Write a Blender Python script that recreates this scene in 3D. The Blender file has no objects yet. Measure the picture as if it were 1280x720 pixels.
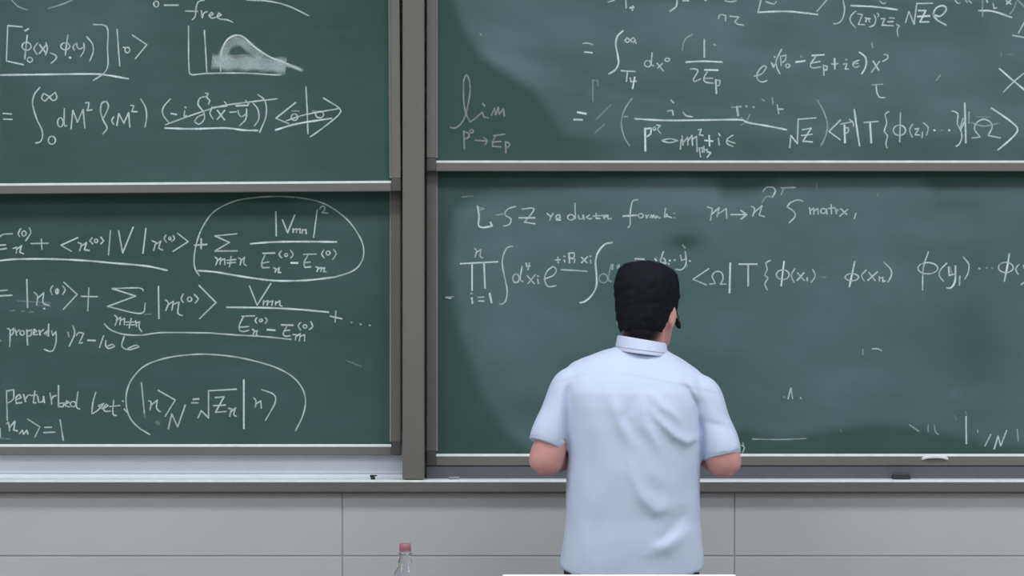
import bpy, bmesh, math, random
import numpy as np
from mathutils import Vector, Matrix, noise as mnoise

random.seed(7)
SC = bpy.context.scene
COL = SC.collection

# ------------------------------------------------------------------ camera, world, lights, exposure
F = 3960.0            # focal length in pixels for a 1280 px wide frame
CAM_Z = 1.60
cam_d = bpy.data.cameras.new('camera')
cam_d.sensor_width = 36.0
cam_d.lens = 36.0 * F / 1280.0
cam_d.clip_end = 60
cam = bpy.data.objects.new('camera', cam_d)
cam.location = (0, 0, CAM_Z)
cam.rotation_euler = (math.radians(90), 0, 0)
COL.objects.link(cam)
SC.camera = cam

w = bpy.data.worlds.new('world'); SC.world = w
w.use_nodes = True
w.node_tree.nodes['Background'].inputs[0].default_value = (0.80, 0.88, 1.0, 1)
w.node_tree.nodes['Background'].inputs[1].default_value = 0.10

SC.view_settings.view_transform = 'Standard'
SC.view_settings.look = 'None'
SC.view_settings.gamma = 1.0
SC.view_settings.use_curve_mapping = False
SC.view_settings.exposure = -0.76
SC.cycles.use_denoising = True

LAMP_POWER = 42.0
LAMP_COLOR = (0.93, 0.97, 1.0)
LAMP_XY = [(x, y) for y in (7.45, 5.0, 2.5) for x in (-3.3, -1.1, 1.1, 3.3)]
CEIL_Z = 3.35

def W(px, py, depth):
    return Vector(((px - 640.0) * depth / F, depth, CAM_Z - (py - 360.0) * depth / F))

# ------------------------------------------------------------------ materials
MATS = {}
def mat(name, color, rough=0.6, spec=0.3, metal=0.0, noise_amt=0.0, noise_scale=20.0, bump=0.0, bump_scale=60.0, stretch=None):
    m = bpy.data.materials.new(name); m.use_nodes = True
    nt = m.node_tree; b = nt.nodes['Principled BSDF']
    b.inputs['Base Color'].default_value = (*color, 1)
    b.inputs['Roughness'].default_value = rough
    b.inputs['Specular IOR Level'].default_value = spec
    b.inputs['Metallic'].default_value = metal
    tc = nt.nodes.new('ShaderNodeTexCoord')
    mp = nt.nodes.new('ShaderNodeMapping')
    nt.links.new(tc.outputs['Object'], mp.inputs['Vector'])
    if stretch: mp.inputs['Scale'].default_value = stretch
    if noise_amt > 0:
        n = nt.nodes.new('ShaderNodeTexNoise'); n.inputs['Scale'].default_value = noise_scale
        n.inputs['Detail'].default_value = 5
        nt.links.new(mp.outputs[0], n.inputs['Vector'])
        r = nt.nodes.new('ShaderNodeMapRange')
        r.inputs['From Min'].default_value = 0.25; r.inputs['From Max'].default_value = 0.75
        r.inputs['To Min'].default_value = 1 - noise_amt; r.inputs['To Max'].default_value = 1 + noise_amt
        nt.links.new(n.outputs['Fac'], r.inputs['Value'])
        mx = nt.nodes.new('ShaderNodeVectorMath'); mx.operation = 'SCALE'
        mx.inputs[0].default_value = color
        nt.links.new(r.outputs[0], mx.inputs['Scale'])
        nt.links.new(mx.outputs[0], b.inputs['Base Color'])
    if bump > 0:
        n2 = nt.nodes.new('ShaderNodeTexNoise'); n2.inputs['Scale'].default_value = bump_scale
        n2.inputs['Detail'].default_value = 4
        nt.links.new(mp.outputs[0], n2.inputs['Vector'])
        bp = nt.nodes.new('ShaderNodeBump'); bp.inputs['Strength'].default_value = bump
        bp.inputs['Distance'].default_value = 0.004
        nt.links.new(n2.outputs['Fac'], bp.inputs['Height'])
        nt.links.new(bp.outputs[0], b.inputs['Normal'])
    MATS[name] = m
    return m

FRAME = mat('board_frame_metal', (0.160, 0.149, 0.143), 0.5, 0.35, 0.0, 0.06, 6, stretch=(1, 1, 1))
POST = mat('post_metal', (0.155, 0.147, 0.135), 0.5, 0.35, 0.0, 0.04, 5)
CORNER = mat('corner_plastic', (0.085, 0.085, 0.083), 0.55, 0.3)
TRACK = mat('track_metal', (0.115, 0.117, 0.138), 0.5, 0.3, 0, 0.08, 8)
LIP = mat('chalky_lip', (0.78, 0.81, 0.82), 0.6, 0.3, 0, 0.10, 30)
SIDELIP = mat('brushed_lip', (0.30, 0.30, 0.29), 0.5, 0.4, 0, 0.1, 20)
LEDGE = mat('ledge_metal', (0.140, 0.135, 0.132), 0.5, 0.35, 0, 0.08, 6)
PLATE = mat('pale_plate', (0.74, 0.78, 0.86), 0.45, 0.4, 0, 0.04, 5)
TILE = mat('wall_tile_glaze', (0.50, 0.50, 0.515), 0.45, 0.35, 0, 0.03, 3)
GROUT = mat('grout', (0.34, 0.34, 0.35), 0.9, 0.1)
PAINT = mat('wall_paint', (0.72, 0.72, 0.70), 0.85, 0.2, 0, 0.03, 4)
CEILM = mat('ceiling_paint', (0.82, 0.82, 0.80), 0.9, 0.1, 0, 0.02, 4)
FLOORM = mat('floor_terrazzo', (0.36, 0.35, 0.34), 0.5, 0.35, 0, 0.2, 60)
SHIRT = mat('shirt_cotton', (0.55, 0.635, 0.815), 0.85, 0.15, 0, 0.02, 14, 0.04, 300)
COLLAR = mat('collar_cotton', (0.58, 0.62, 0.80), 0.85, 0.15, 0, 0.03, 14, 0.2, 120)
TROUS = mat('trouser_cloth', (0.018, 0.018, 0.025), 0.8, 0.2, 0, 0.1, 30, 0.2, 200)
SHOE = mat('shoe_leather', (0.02, 0.018, 0.016), 0.35, 0.5)
SKIN = mat('skin', (0.60, 0.30, 0.29), 0.55, 0.3, 0, 0.08, 18, 0.05, 150)
HAIRM = mat('black_hair', (0.008, 0.009, 0.013), 0.75, 0.12, 0, 0.35, 90, 0.25, 260, stretch=(1, 1, 0.35))
BLACKP = mat('black_plastic', (0.015, 0.015, 0.017), 0.5, 0.4)
FOAM = mat('mic_foam', (0.02, 0.017, 0.015), 0.95, 0.1)
EYEW = mat('eye_white', (0.8, 0.8, 0.78), 0.3, 0.5)
LIPS = mat('lips', (0.42, 0.16, 0.14), 0.5, 0.3)
CHALKW = mat('white_chalk_stick', (0.85, 0.86, 0.88), 0.9, 0.1, 0, 0.05, 80)
FELT = mat('eraser_felt', (0.05, 0.05, 0.058), 0.95, 0.1, 0, 0.3, 80)
ERBACK = mat('eraser_back', (0.075, 0.07, 0.075), 0.6, 0.3)
DESKM = mat('desk_laminate', (0.40, 0.33, 0.25), 0.45, 0.35, 0, 0.12, 8, stretch=(1, 10, 10))
DESKG = mat('desk_steel', (0.45, 0.46, 0.47), 0.4, 0.4)
MONW = mat('white_monitor_plastic', (0.88, 0.89, 0.92), 0.45, 0.4)
SCREEN = mat('dark_screen', (0.01, 0.01, 0.012), 0.15, 0.5)
CAPM = mat('bottle_cap_red', (0.34, 0.13, 0.165), 0.35, 0.5)
STUBM = mat('grey_chalk_stick', (0.30, 0.30, 0.31), 0.9, 0.1, 0, 0.2, 120)
HOUS = mat('lamp_housing', (0.8, 0.8, 0.8), 0.5, 0.3)

def glassmat():
    m = bpy.data.materials.new('clear_bottle_plastic'); m.use_nodes = True
    b = m.node_tree.nodes['Principled BSDF']
    b.inputs['Base Color'].default_value = (0.95, 0.97, 1, 1)
    b.inputs['Roughness'].default_value = 0.03
    b.inputs['Transmission Weight'].default_value = 1.0
    b.inputs['IOR'].default_value = 1.30
    return m
PET = glassmat()

def emit(name, col, s):
    m = bpy.data.materials.new(name); m.use_nodes = True
    nt = m.node_tree; nt.nodes.clear()
    e = nt.nodes.new('ShaderNodeEmission'); o = nt.nodes.new('ShaderNodeOutputMaterial')
    e.inputs[0].default_value = (*col, 1); e.inputs[1].default_value = s
    nt.links.new(e.outputs[0], o.inputs[0]); return m
GLOW = emit('lamp_diffuser', LAMP_COLOR, 2.0)

def boardmat(name, clean, dusty):
    m = bpy.data.materials.new(name); m.use_nodes = True
    nt = m.node_tree; b = nt.nodes['Principled BSDF']
    b.inputs['Roughness'].default_value = 0.62
    b.inputs['Specular IOR Level'].default_value = 0.22
    a = nt.nodes.new('ShaderNodeAttribute'); a.attribute_name = 'dust'
    tc = nt.nodes.new('ShaderNodeTexCoord')
    mp = nt.nodes.new('ShaderNodeMapping'); mp.inputs['Scale'].default_value = (1.2, 1, 2.2)
    mp.inputs['Rotation'].default_value = (0, 0.4, 0)
    nt.links.new(tc.outputs['Object'], mp.inputs['Vector'])
    n = nt.nodes.new('ShaderNodeTexNoise'); n.inputs['Scale'].default_value = 4.0; n.inputs['Detail'].default_value = 6
    nt.links.new(mp.outputs[0], n.inputs['Vector'])
    r = nt.nodes.new('ShaderNodeMapRange')
    r.inputs['From Min'].default_value = 0.3; r.inputs['From Max'].default_value = 0.7
    r.inputs['To Min'].default_value = 0.80; r.inputs['To Max'].default_value = 1.18
    nt.links.new(n.outputs['Fac'], r.inputs['Value'])
    mu = nt.nodes.new('ShaderNodeMath'); mu.operation = 'MULTIPLY'; mu.use_clamp = True
    nt.links.new(a.outputs['Fac'], mu.inputs[0]); nt.links.new(r.outputs[0], mu.inputs[1])
    mx = nt.nodes.new('ShaderNodeMix'); mx.data_type = 'RGBA'
    mx.inputs[6].default_value = (*clean, 1); mx.inputs[7].default_value = (*dusty, 1)
    nt.links.new(mu.outputs[0], mx.inputs[0])
    nt.links.new(mx.outputs[2], b.inputs['Base Color'])
    return m
BOARD = boardmat('board_green', (0.029, 0.076, 0.062), (0.120, 0.198, 0.210))

def chalkmat(name, col, k):
    m = bpy.data.materials.new(name); m.use_nodes = True
    nt = m.node_tree; nt.nodes.clear()
    o = nt.nodes.new('ShaderNodeOutputMaterial')
    d = nt.nodes.new('ShaderNodeBsdfDiffuse'); d.inputs[0].default_value = (*col, 1)
    t = nt.nodes.new('ShaderNodeBsdfTransparent')
    ms = nt.nodes.new('ShaderNodeMixShader')
    a = nt.nodes.new('ShaderNodeAttribute'); a.attribute_name = 'cov'
    tc = nt.nodes.new('ShaderNodeTexCoord')
    n = nt.nodes.new('ShaderNodeTexNoise'); n.inputs['Scale'].default_value = 160; n.inputs['Detail'].default_value = 3
    nt.links.new(tc.outputs['Object'], n.inputs['Vector'])
    r = nt.nodes.new('ShaderNodeMapRange')
    r.inputs['From Min'].default_value = 0.3; r.inputs['From Max'].default_value = 0.7
    r.inputs['To Min'].default_value = 0.72 * k; r.inputs['To Max'].default_value = 1.08 * k
    nt.links.new(n.outputs['Fac'], r.inputs['Value'])
    mu = nt.nodes.new('ShaderNodeMath'); mu.operation = 'MULTIPLY'; mu.use_clamp = True
    nt.links.new(a.outputs['Fac'], mu.inputs[0]); nt.links.new(r.outputs[0], mu.inputs[1])
    nt.links.new(mu.outputs[0], ms.inputs[0]); nt.links.new(t.outputs[0], ms.inputs[1]); nt.links.new(d.outputs[0], ms.inputs[2])
    nt.links.new(ms.outputs[0], o.inputs[0])
    return m
CHALK = chalkmat('white_chalk', (0.64, 0.78, 0.77), 0.97)
CHALK_L = chalkmat('lilac_chalk', (0.50, 0.52, 0.57), 0.62)

# ------------------------------------------------------------------ object helpers
def world_org(o):
    v = Vector((0, 0, 0))
    while o is not None:
        v += o.location; o = o.parent
    return v

def tag(o, label=None, cat=None, group=None, kind=None):
    if label: o['label'] = label
    if cat: o['category'] = cat
    if group: o['group'] = group
    if kind: o['kind'] = kind
    return o

def thing(name, loc, label, cat, group=None):
    o = bpy.data.objects.new(name, None); COL.objects.link(o)
    o.empty_display_size = 0.05
    o.location = loc
    return tag(o, label, cat, group)

def link(name, me, m, parent=None, smooth=False):
    o = bpy.data.objects.new(name, me); COL.objects.link(o)
    if m is not None and not me.materials: me.materials.append(m)
    if smooth:
        me.polygons.foreach_set('use_smooth', [True] * len(me.polygons))
    n = len(me.vertices)
    co = np.empty(n * 3); me.vertices.foreach_get('co', co); co = co.reshape(-1, 3)
    c = (co.min(0) + co.max(0)) / 2
    c[2] = co[:, 2].min()
    me.vertices.foreach_set('co', (co - c).ravel()); me.update()
    o.location = Vector(c) - world_org(parent)
    o.parent = parent
    return o

def bm_obj(name, bm, m, parent=None, smooth=False):
    me = bpy.data.meshes.new(name)
    bmesh.ops.recalc_face_normals(bm, faces=bm.faces)
    bm.to_mesh(me); bm.free()
    return link(name, me, m, parent, smooth)

def vf_obj(name, vs, fs, m, parent=None, smooth=False):
    me = bpy.data.meshes.new(name)
    me.from_pydata([tuple(v) for v in vs], [], fs); me.update()
    return link(name, me, m, parent, smooth)

def add_box(bm, a, b, bevel=0.0, seg=1):
    r = bmesh.ops.create_cube(bm, size=1.0)
    vs = r['verts']
    c = (Vector(a) + Vector(b)) / 2; s = Vector(b) - Vector(a)
    for v in vs: v.co = Vector((v.co.x * s.x, v.co.y * s.y, v.co.z * s.z)) + c
    if bevel > 0:
        es = list({e for v in vs for e in v.link_edges})
        bmesh.ops.bevel(bm, geom=es, offset=bevel, segments=seg, affect='EDGES', profile=0.5)

def box(name, a, b, m, parent=None, bevel=0.0, seg=1):
    bm = bmesh.new(); add_box(bm, a, b, bevel, seg)
    return bm_obj(name, bm, m, parent)

def prism(name, prof_yz, x0, x1, m, parent=None):
    n = len(prof_yz)
    vs = [(x0, y, z) for y, z in prof_yz] + [(x1, y, z) for y, z in prof_yz]
    fs = [tuple(range(n - 1, -1, -1)), tuple(range(n, 2 * n))]
    fs += [(i, (i + 1) % n, n + (i + 1) % n, n + i) for i in range(n)]
    bm = bmesh.new()
    bv = [bm.verts.new(v) for v in vs]
    for f in fs: bm.faces.new([bv[i] for i in f])
    return bm_obj(name, bm, m, parent)

def prism_v(name, prof_xy, z0, z1, m, parent=None):
    n = len(prof_xy)
    bm = bmesh.new()
    bv = [bm.verts.new((x, y, z0)) for x, y in prof_xy] + [bm.verts.new((x, y, z1)) for x, y in prof_xy]
    bm.faces.new([bv[i] for i in range(n - 1, -1, -1)]); bm.faces.new([bv[i] for i in range(n, 2 * n)])
    for i in range(n): bm.faces.new([bv[i], bv[(i + 1) % n], bv[n + (i + 1) % n], bv[n + i]])
    return bm_obj(name, bm, m, parent)

def loft(rings, cap=True):
    n = len(rings[0]); vs = []; fs = []
    for r in rings: vs += [tuple(p) for p in r]
    for k in range(len(rings) - 1):
        for i in range(n):
            j = (i + 1) % n
            fs.append((k * n + i, k * n + j, (k + 1) * n + j, (k + 1) * n + i))
    if cap:
        fs.append(tuple(range(n - 1, -1, -1)))
        b = (len(rings) - 1) * n
        fs.append(tuple(range(b, b + n)))
    return vs, fs

def sell(cx, cy, z, a, b, p=2.0, n=40):
    out = []
    for i in range(n):
        t = 2 * math.pi * i / n
        c, s = math.cos(t), math.sin(t)
        out.append((cx + a * math.copysign(abs(c) ** (2 / p), c), cy + b * math.copysign(abs(s) ** (2 / p), s), z))
    return out

def tube(path, n=20, up=Vector((0, 0, 1)), dense=1):
    """path: list of (Vector, ra, rb)"""
    if dense > 1 and len(path) > 2:
        q = []
        A = [(np.array((*p, ra, rb))) for p, ra, rb in path]
        A = [2 * A[0] - A[1]] + A + [2 * A[-1] - A[-2]]
        for i in range(1, len(A) - 2):
            for k in range(dense):
                t = k / dense
                v = 0.5 * (2 * A[i] + (A[i + 1] - A[i - 1]) * t + (2 * A[i - 1] - 5 * A[i] + 4 * A[i + 1] - A[i + 2]) * t * t + (3 * A[i] - A[i - 1] - 3 * A[i + 1] + A[i + 2]) * t ** 3)
                q.append((Vector(v[:3]), max(0.002, v[3]), max(0.002, v[4])))
        q.append(path[-1]); path = q
    rings = []
    for i, (p, ra, rb) in enumerate(path):
        a = path[max(i - 1, 0)][0]; b = path[min(i + 1, len(path) - 1)][0]
        t = (b - a).normalized()
        u = up - t * up.dot(t)
        if u.length < 1e-3: u = Vector((1, 0, 0)) - t * t.x
        u.normalize(); v = t.cross(u)
        rings.append([p + v * (ra * math.cos(2 * math.pi * k / n)) + u * (rb * math.sin(2 * math.pi * k / n)) for k in range(n)])
    return loft(rings)

def ellipsoid(c, r, M=None, n=20, k=12):
    rings = []
    for i in range(k + 1):
        ph = -math.pi / 2 + math.pi * (i + 0.02) / (k + 0.04)
        rr, z = math.cos(ph), math.sin(ph)
        ring = []
        for j in range(n):
            t = 2 * math.pi * j / n
            v = Vector((r[0] * rr * math.cos(t), r[1] * rr * math.sin(t), r[2] * z))
            if M: v = M @ v
            ring.append(Vector(c) + v)
        rings.append(ring)
    return loft(rings)

class Soup:
    def __init__(s): s.v = []; s.f = []
    def add(s, vf, T=None):
        b = len(s.v)
        s.v += [tuple(T @ Vector(p)) if T else tuple(p) for p in vf[0]]
        s.f += [tuple(i + b for i in f) for f in vf[1]]
        return s
    def remesh(s, voxel, smooth_it=0):
        me = bpy.data.meshes.new('tmp'); me.from_pydata(s.v, [], s.f); me.update()
        bm = bmesh.new(); bm.from_mesh(me); bmesh.ops.recalc_face_normals(bm, faces=bm.faces); bm.to_mesh(me); bm.free()
        o = bpy.data.objects.new('tmp', me); COL.objects.link(o)
        m = o.modifiers.new('r', 'REMESH'); m.mode = 'VOXEL'; m.voxel_size = voxel; m.adaptivity = 0
        if smooth_it:
            sm = o.modifiers.new('s', 'SMOOTH'); sm.iterations = smooth_it; sm.factor = 0.5
        dg = bpy.context.evaluated_depsgraph_get()
        r = bpy.data.meshes.new_from_object(o.evaluated_get(dg))
        bpy.data.objects.remove(o); bpy.data.meshes.remove(me)
        r.materials.clear()
        return r

# ------------------------------------------------------------------ room shell
def struct(name, a, b, m, parent=None):
    o = box(name, a, b, m, parent)
    o['kind'] = 'structure'
    return o
RX, RY0, WALL_Y = 5.2, -2.5, 9.092
TILE_Y, TRAY_Y = 8.997, 8.962
TRAY_BOT = CAM_Z - (616 - 360) * TRAY_Y / F
struct('floor', (-RX, RY0, -0.10), (RX, WALL_Y + 0.15, 0.0), FLOORM)
struct('ceiling', (-RX, RY0, CEIL_Z), (RX, WALL_Y + 0.15, CEIL_Z + 0.1), CEILM)
struct('wall_left', (-RX - 0.1, RY0, 0.0), (-RX, WALL_Y, CEIL_Z), PAINT)
struct('wall_right', (RX, RY0, 0.0), (RX + 0.1, WALL_Y, CEIL_Z), PAINT)
struct('wall_rear', (-RX, RY0 - 0.1, 0.0), (RX, RY0, CEIL_Z), PAINT)
struct('wall_front', (-RX, WALL_Y, 0.0), (RX, WALL_Y + 0.15, CEIL_Z), PAINT)
# the tiled dado stands forward of the wall; the boards sit above it
dado = struct('wall_dado', (-RX, TILE_Y + 0.0015, 0.0), (RX, WALL_Y, TRAY_BOT - 0.001), GROUT)
dado['label'] = 'grey tiled lower wall below the chalkboards'

tw = 490 * TILE_Y / F
jx = (428 - 640) * TILE_Y / F
jz = CAM_Z - (695 - 360) * TILE_Y / F
th = tw / 2
gap = 0.0021
def tile_mesh(h, name):
    bm = bmesh.new(); add_box(bm, (gap, 0, gap), (tw - gap, 0.003, h - gap), 0.0010)
    m = bpy.data.meshes.new(name); bmesh.ops.recalc_face_normals(bm, faces=bm.faces); bm.to_mesh(m); bm.free()
    m.materials.append(TILE); return m
for zc, h in ((jz, TRAY_BOT - jz - 0.001), (jz - th, th), (0.0, jz - th)):
    tme = tile_mesh(h, 'wall_tile')
    for k in range(-4, 5):
        x = jx + k * tw
        if x < -RX or x + tw > RX: continue
        t = bpy.data.objects.new('wall_tile', tme); COL.objects.link(t)
        t.parent = dado
        t.location = Vector((x, TILE_Y, zc)) - dado.location

# ceiling lamps
def lamp(x, y):
    t = thing('ceiling_light', (x, y, CEIL_Z - 0.09), 'long white fluorescent ceiling light above the classroom', 'ceiling light', 'classroom ceiling lights')
    box('housing', (x - 0.62, y - 0.30, CEIL_Z - 0.06), (x + 0.62, y + 0.30, CEIL_Z), HOUS, t, 0.006)
    box('diffuser', (x - 0.60, y - 0.28, CEIL_Z - 0.085), (x + 0.60, y + 0.28, CEIL_Z - 0.06), GLOW, t, 0.004)
    ld = bpy.data.lights.new('lamp_light', 'AREA'); ld.shape = 'RECTANGLE'; ld.size = 1.2; ld.size_y = 0.56
    ld.energy = LAMP_POWER; ld.color = LAMP_COLOR
    lo = bpy.data.objects.new('lamp_light', ld); COL.objects.link(lo)
    lo.parent = t; lo.location = (0, 0, -0.004)
for x, y in LAMP_XY: lamp(x, y)

# ------------------------------------------------------------------ chalkboard panels
UL_Y, UR_Y, LO_Y = 8.988, 9.013, 9.055   # writing planes of the upper and lower panels
FR = 0.014                         # frame proud of the writing plane
SLOPE_UL = 3.4 / 490.0             # the upper left panel hangs a little askew

class Panel:
    """x0,x1,z0,z1: outer frame edges (metres); stile width, rail height"""
    def __init__(s, name, label, y, x0, x1, z0, z1, stile, rail, slope=0.0, pivot=None, lip=0.0058):
        s.y, s.slope = y, slope
        s.pivot = pivot or Vector((x1, y, z0))
        s.root = thing(name, s.pivot, label, 'chalkboard', 'sliding chalkboard panels')
        fy, by = y - FR, y + 0.0098
        r = s.root
        s.ix0, s.ix1, s.iz0, s.iz1 = x0 + stile, x1 - stile, z0 + rail, z1 - rail
        box('bottom_rail', (x0 + stile, fy, z0), (x1 - stile, by, z0 + rail), FRAME, r, 0.0025, 2)
        box('top_rail', (x0 + stile, fy, z1 - rail), (x1 - stile, by, z1), FRAME, r, 0.0025, 2)
        for a, b in ((x0, x0 + stile), (x1 - stile, x1)):
            box('side_stile', (a, fy, z0 + rail * 1.5), (b, by, z1 - rail * 1.5), FRAME, r, 0.0025, 2)
            for c, d in ((z0, z0 + rail * 1.5), (z1 - rail * 1.5, z1)):
                box('corner_piece', (a - 0.0, fy - 0.002, c), (b + 0.0, by, d), CORNER, r, 0.003, 2)
        # sloping lips that hold the slate
        zt = z0 + rail
        prism('chalk_lip', [(fy, zt - 0.001), (y + 0.002, zt - 0.001), (y + 0.002, zt + lip), (y - 0.003, zt + lip)], x0 + stile * 0.85, x1 - stile * 0.85, LIP, r)
        for sx, xe in ((1, x0 + stile), (-1, x1 - stile)):
            prism_v('side_lip', [(xe, fy), (xe + sx * 0.005, y - 0.002), (xe + sx * 0.005, y + 0.002), (xe, y + 0.002)], z0 + rail * 1.5, z1 - rail * 1.5, SIDELIP, r)
        if slope: r.rotation_euler = (0, -math.atan(slope), 0)
    def unmap(s, px, py):
        """photo pixel on the writing plane -> panel's own unrotated metres (x, z)"""
        p = W(px, py, s.y)
        return p.x, p.z - s.slope * (p.x - s.pivot.x)
    def px_of(s, X, Z):
        Zr = Z + s.slope * (X - s.pivot.x)
        return 640 + X * F / s.y, 360 - (Zr - CAM_Z) * F / s.y
    def surface(s, dustfn):
        nx = int((s.ix1 - s.ix0) / 0.011); nz = int((s.iz1 - s.iz0) / 0.011)
        xs = np.linspace(s.ix0 - 0.004, s.ix1 + 0.004, nx + 1); zs = np.linspace(s.iz0 - 0.004, s.iz1 + 0.004, nz + 1)
        X, Z = np.meshgrid(xs, zs)
        n = (nx + 1) * (nz + 1)
        vs = np.stack([X.ravel(), np.full(n, s.y), Z.ravel()], 1)
        # front grid plus a thickness behind
        fs = []
        for j in range(nz):
            for i in range(nx):
                a = j * (nx + 1) + i
                fs.append((a, a + 1, a + nx + 2, a + nx + 1))
        c = [0, nx, n - 1, n - 1 - nx]
        back = [(vs[k][0], s.y + 0.009, vs[k][2]) for k in c]
        b = n
        fs.append((b + 3, b + 2, b + 1, b))
        bot = list(range(0, nx + 1)); top = list(range(n - 1 - nx, n))
        lef = list(range(0, n, nx + 1)); rig = list(range(nx, n, nx + 1))
        fs.append(tuple(reversed(bot)) + (b, b + 1)); fs.append(tuple(top) + (b + 2, b + 3))
        fs.append(tuple(lef) + (b + 3, b)); fs.append(tuple(reversed(rig)) + (b + 1, b + 2))
        o = vf_obj('writing_surface', list(vs) + back, fs, BOARD, s.root)
        px, py = s.px_of(X.ravel(), Z.ravel())
        d = np.concatenate([dustfn(px, py), np.zeros(4)])
        at = o.data.attributes.new('dust', 'FLOAT', 'POINT')
        at.data.foreach_set('value', np.clip(d, 0, 1).astype(np.float32))
        s.surf = o
        return o

def X_(px, y): return (px - 640) * y / F
def Z_(py, y): return CAM_Z - (py - 360) * y / F

fyA, fyB, fyL = UL_Y - FR, UR_Y - FR, LO_Y - FR
PW = 2.90      # panel width
UL = Panel('chalkboard_panel', 'upper left green chalkboard panel with bracketed commutator and struck out delta function', UL_Y,
           X_(501, fyA) - PW, X_(501, fyA), Z_(239, fyA), Z_(239, fyA) + 1.00, 12 * fyA / F, 10.8 * fyA / F, SLOPE_UL)
UR = Panel('chalkboard_panel', 'upper right green chalkboard panel with limit and square root of Z formula', UR_Y,
           X_(533, fyB), X_(533, fyB) + PW, Z_(214, fyB), Z_(214, fyB) + 1.00, 12 * fyB / F, 11.0 * fyB / F)
LL = Panel('chalkboard_panel', 'lower left green chalkboard panel with two circled perturbation formulas', LO_Y,
           X_(501, fyL) - PW, X_(501, fyL), Z_(569, fyL), Z_(569, fyL) + 1.00, 12 * fyL / F, 11.0 * fyL / F)
LR = Panel('chalkboard_panel', 'lower right green chalkboard panel with reduction formula heading behind the lecturer', LO_Y,
           X_(533, fyL), X_(533, fyL) + PW, Z_(582, fyL), Z_(582, fyL) + 1.00, 12 * fyL / F, 12.0 * fyL / F)

def vnoise(px, py, s, seed):
    rs = np.random.RandomState(seed); g = rs.rand(64, 64)
    x = (px / s) % 63; y = (py / s) % 63
    xi = x.astype(int); yi = y.astype(int); fx = x - xi; fy = y - yi
    fx = fx * fx * (3 - 2 * fx); fy = fy * fy * (3 - 2 * fy)
    return (g[yi, xi] * (1 - fx) + g[yi, xi + 1] * fx) * (1 - fy) + (g[yi + 1, xi] * (1 - fx) + g[yi + 1, xi + 1] * fx) * fy

def sm(x, a, b):
    t = np.clip((x - a) / (b - a), 0, 1); return t * t * (3 - 2 * t)

def blob(px, py, cx, cy, rx, ry):
    return np.exp(-(((px - cx) / rx) ** 2 + ((py - cy) / ry) ** 2))

def polyin(px, py, pts, soft):
    """soft mask inside polygon (px units)"""
    inside = np.zeros(px.shape, bool); dist = np.full(px.shape, 1e9)
    n = len(pts)
    for i in range(n):
        x0, y0 = pts[i]; x1, y1 = pts[(i + 1) % n]
        if y0 != y1:
            c = ((y0 > py) != (y1 > py)) & (px < (x1 - x0) * (py - y0) / (y1 - y0) + x0)
            inside ^= c
        dx, dy = x1 - x0, y1 - y0
        t = np.clip(((px - x0) * dx + (py - y0) * dy) / (dx * dx + dy * dy), 0, 1)
        dist = np.minimum(dist, np.hypot(px - x0 - t * dx, py - y0 - t * dy))
    sd = np.where(inside, dist, -dist)
    return sm(sd, -soft, soft)

def dust_UL(px, py):
    d = 0.11 + 0.16 * vnoise(px, py, 140, 1) - 0.15 * sm(px, 300, 480)
    d += 0.16 * blob(px, py, 60, 70, 90, 60) + 0.10 * blob(px, py, 120, 10, 160, 40)
    d += 0.08 * (vnoise(px, py * 4, 40, 2) - 0.5)
    return d
def dust_LL(px, py):
    d = 0.10 + 0.14 * vnoise(px, py, 150, 3) + 0.10 * (vnoise(px, py * 4, 60, 4) - 0.5)
    d += 0.10 * blob(px, py, 20, 545, 60, 20) + 0.05 * blob(px, py, 200, 520, 40, 25) + 0.1 * blob(px, py, 450, 455, 16, 8)
    d += 0.10 * blob(px, py, 60, 385, 60, 14)
    return d
def dust_UR(px, py):
    m = polyin(px, py, [(560, -300), (566, -5), (580, 35), (603, 70), (640, 96), (668, 112), (688, 142), (705, 168), (790, 176), (1000, 172), (1150, 170), (1300, 176), (1700, 180), (1700, -300)], 9)
    d = 0.06 + m * (0.48 + 0.30 * (vnoise(px, py, 120, 5) - 0.4) + 0.22 * (vnoise(px * 0.4 + py * 0.3, py * 2.5 - px * 0.4, 50, 6) - 0.5))
    d += (1 - m) * sm(px, 700, 800) * 0.26 * (0.6 + 0.6 * vnoise(px, py, 50, 8))
    d += m * (0.20 * blob(px, py, 620, 55, 60, 25) + 0.12 * blob(px, py, 880, 30, 160, 40) - 0.12 * blob(px, py, 1180, 120, 70, 40))
    return d
def dust_LR(px, py):
    m = polyin(px, py, [(562, 330), (570, 262), (600, 244), (690, 236), (760, 224), (850, 218), (893, 226), (905, 244), (945, 240), (980, 222), (1150, 224), (1170, 240), (1250, 232), (1700, 220), (1700, 560),
                        (1240, 556), (1150, 535), (1090, 528), (1040, 536), (980, 548), (930, 538), (860, 560), (700, 556), (668, 566), (630, 535), (600, 485), (575, 410)], 10)
    d = 0.05 + m * (0.50 + 0.26 * (vnoise(px, py, 130, 9) - 0.45) + 0.20 * (vnoise(px * 0.3 + py * 0.2, py * 1.6 - px * 0.2, 45, 10) - 0.5))
    d += (1 - m) * 0.10 * vnoise(px, py, 40, 12)
    d -= 0.55 * blob(px, py, 856, 302, 22, 11) + 0.25 * blob(px, py, 1195, 254, 28, 8) + 0.14 * blob(px, py, 1225, 400, 40, 130)
    d += 0.16 * blob(px, py, 608, 266, 26, 10) + 0.10 * blob(px, py, 600, 540, 200, 8) * m + 0.18 * blob(px, py, 1192, 490, 9, 8)
    return d
UL.surface(dust_UL); LL.surface(dust_LL); UR.surface(dust_UR); LR.surface(dust_LR)

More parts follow.
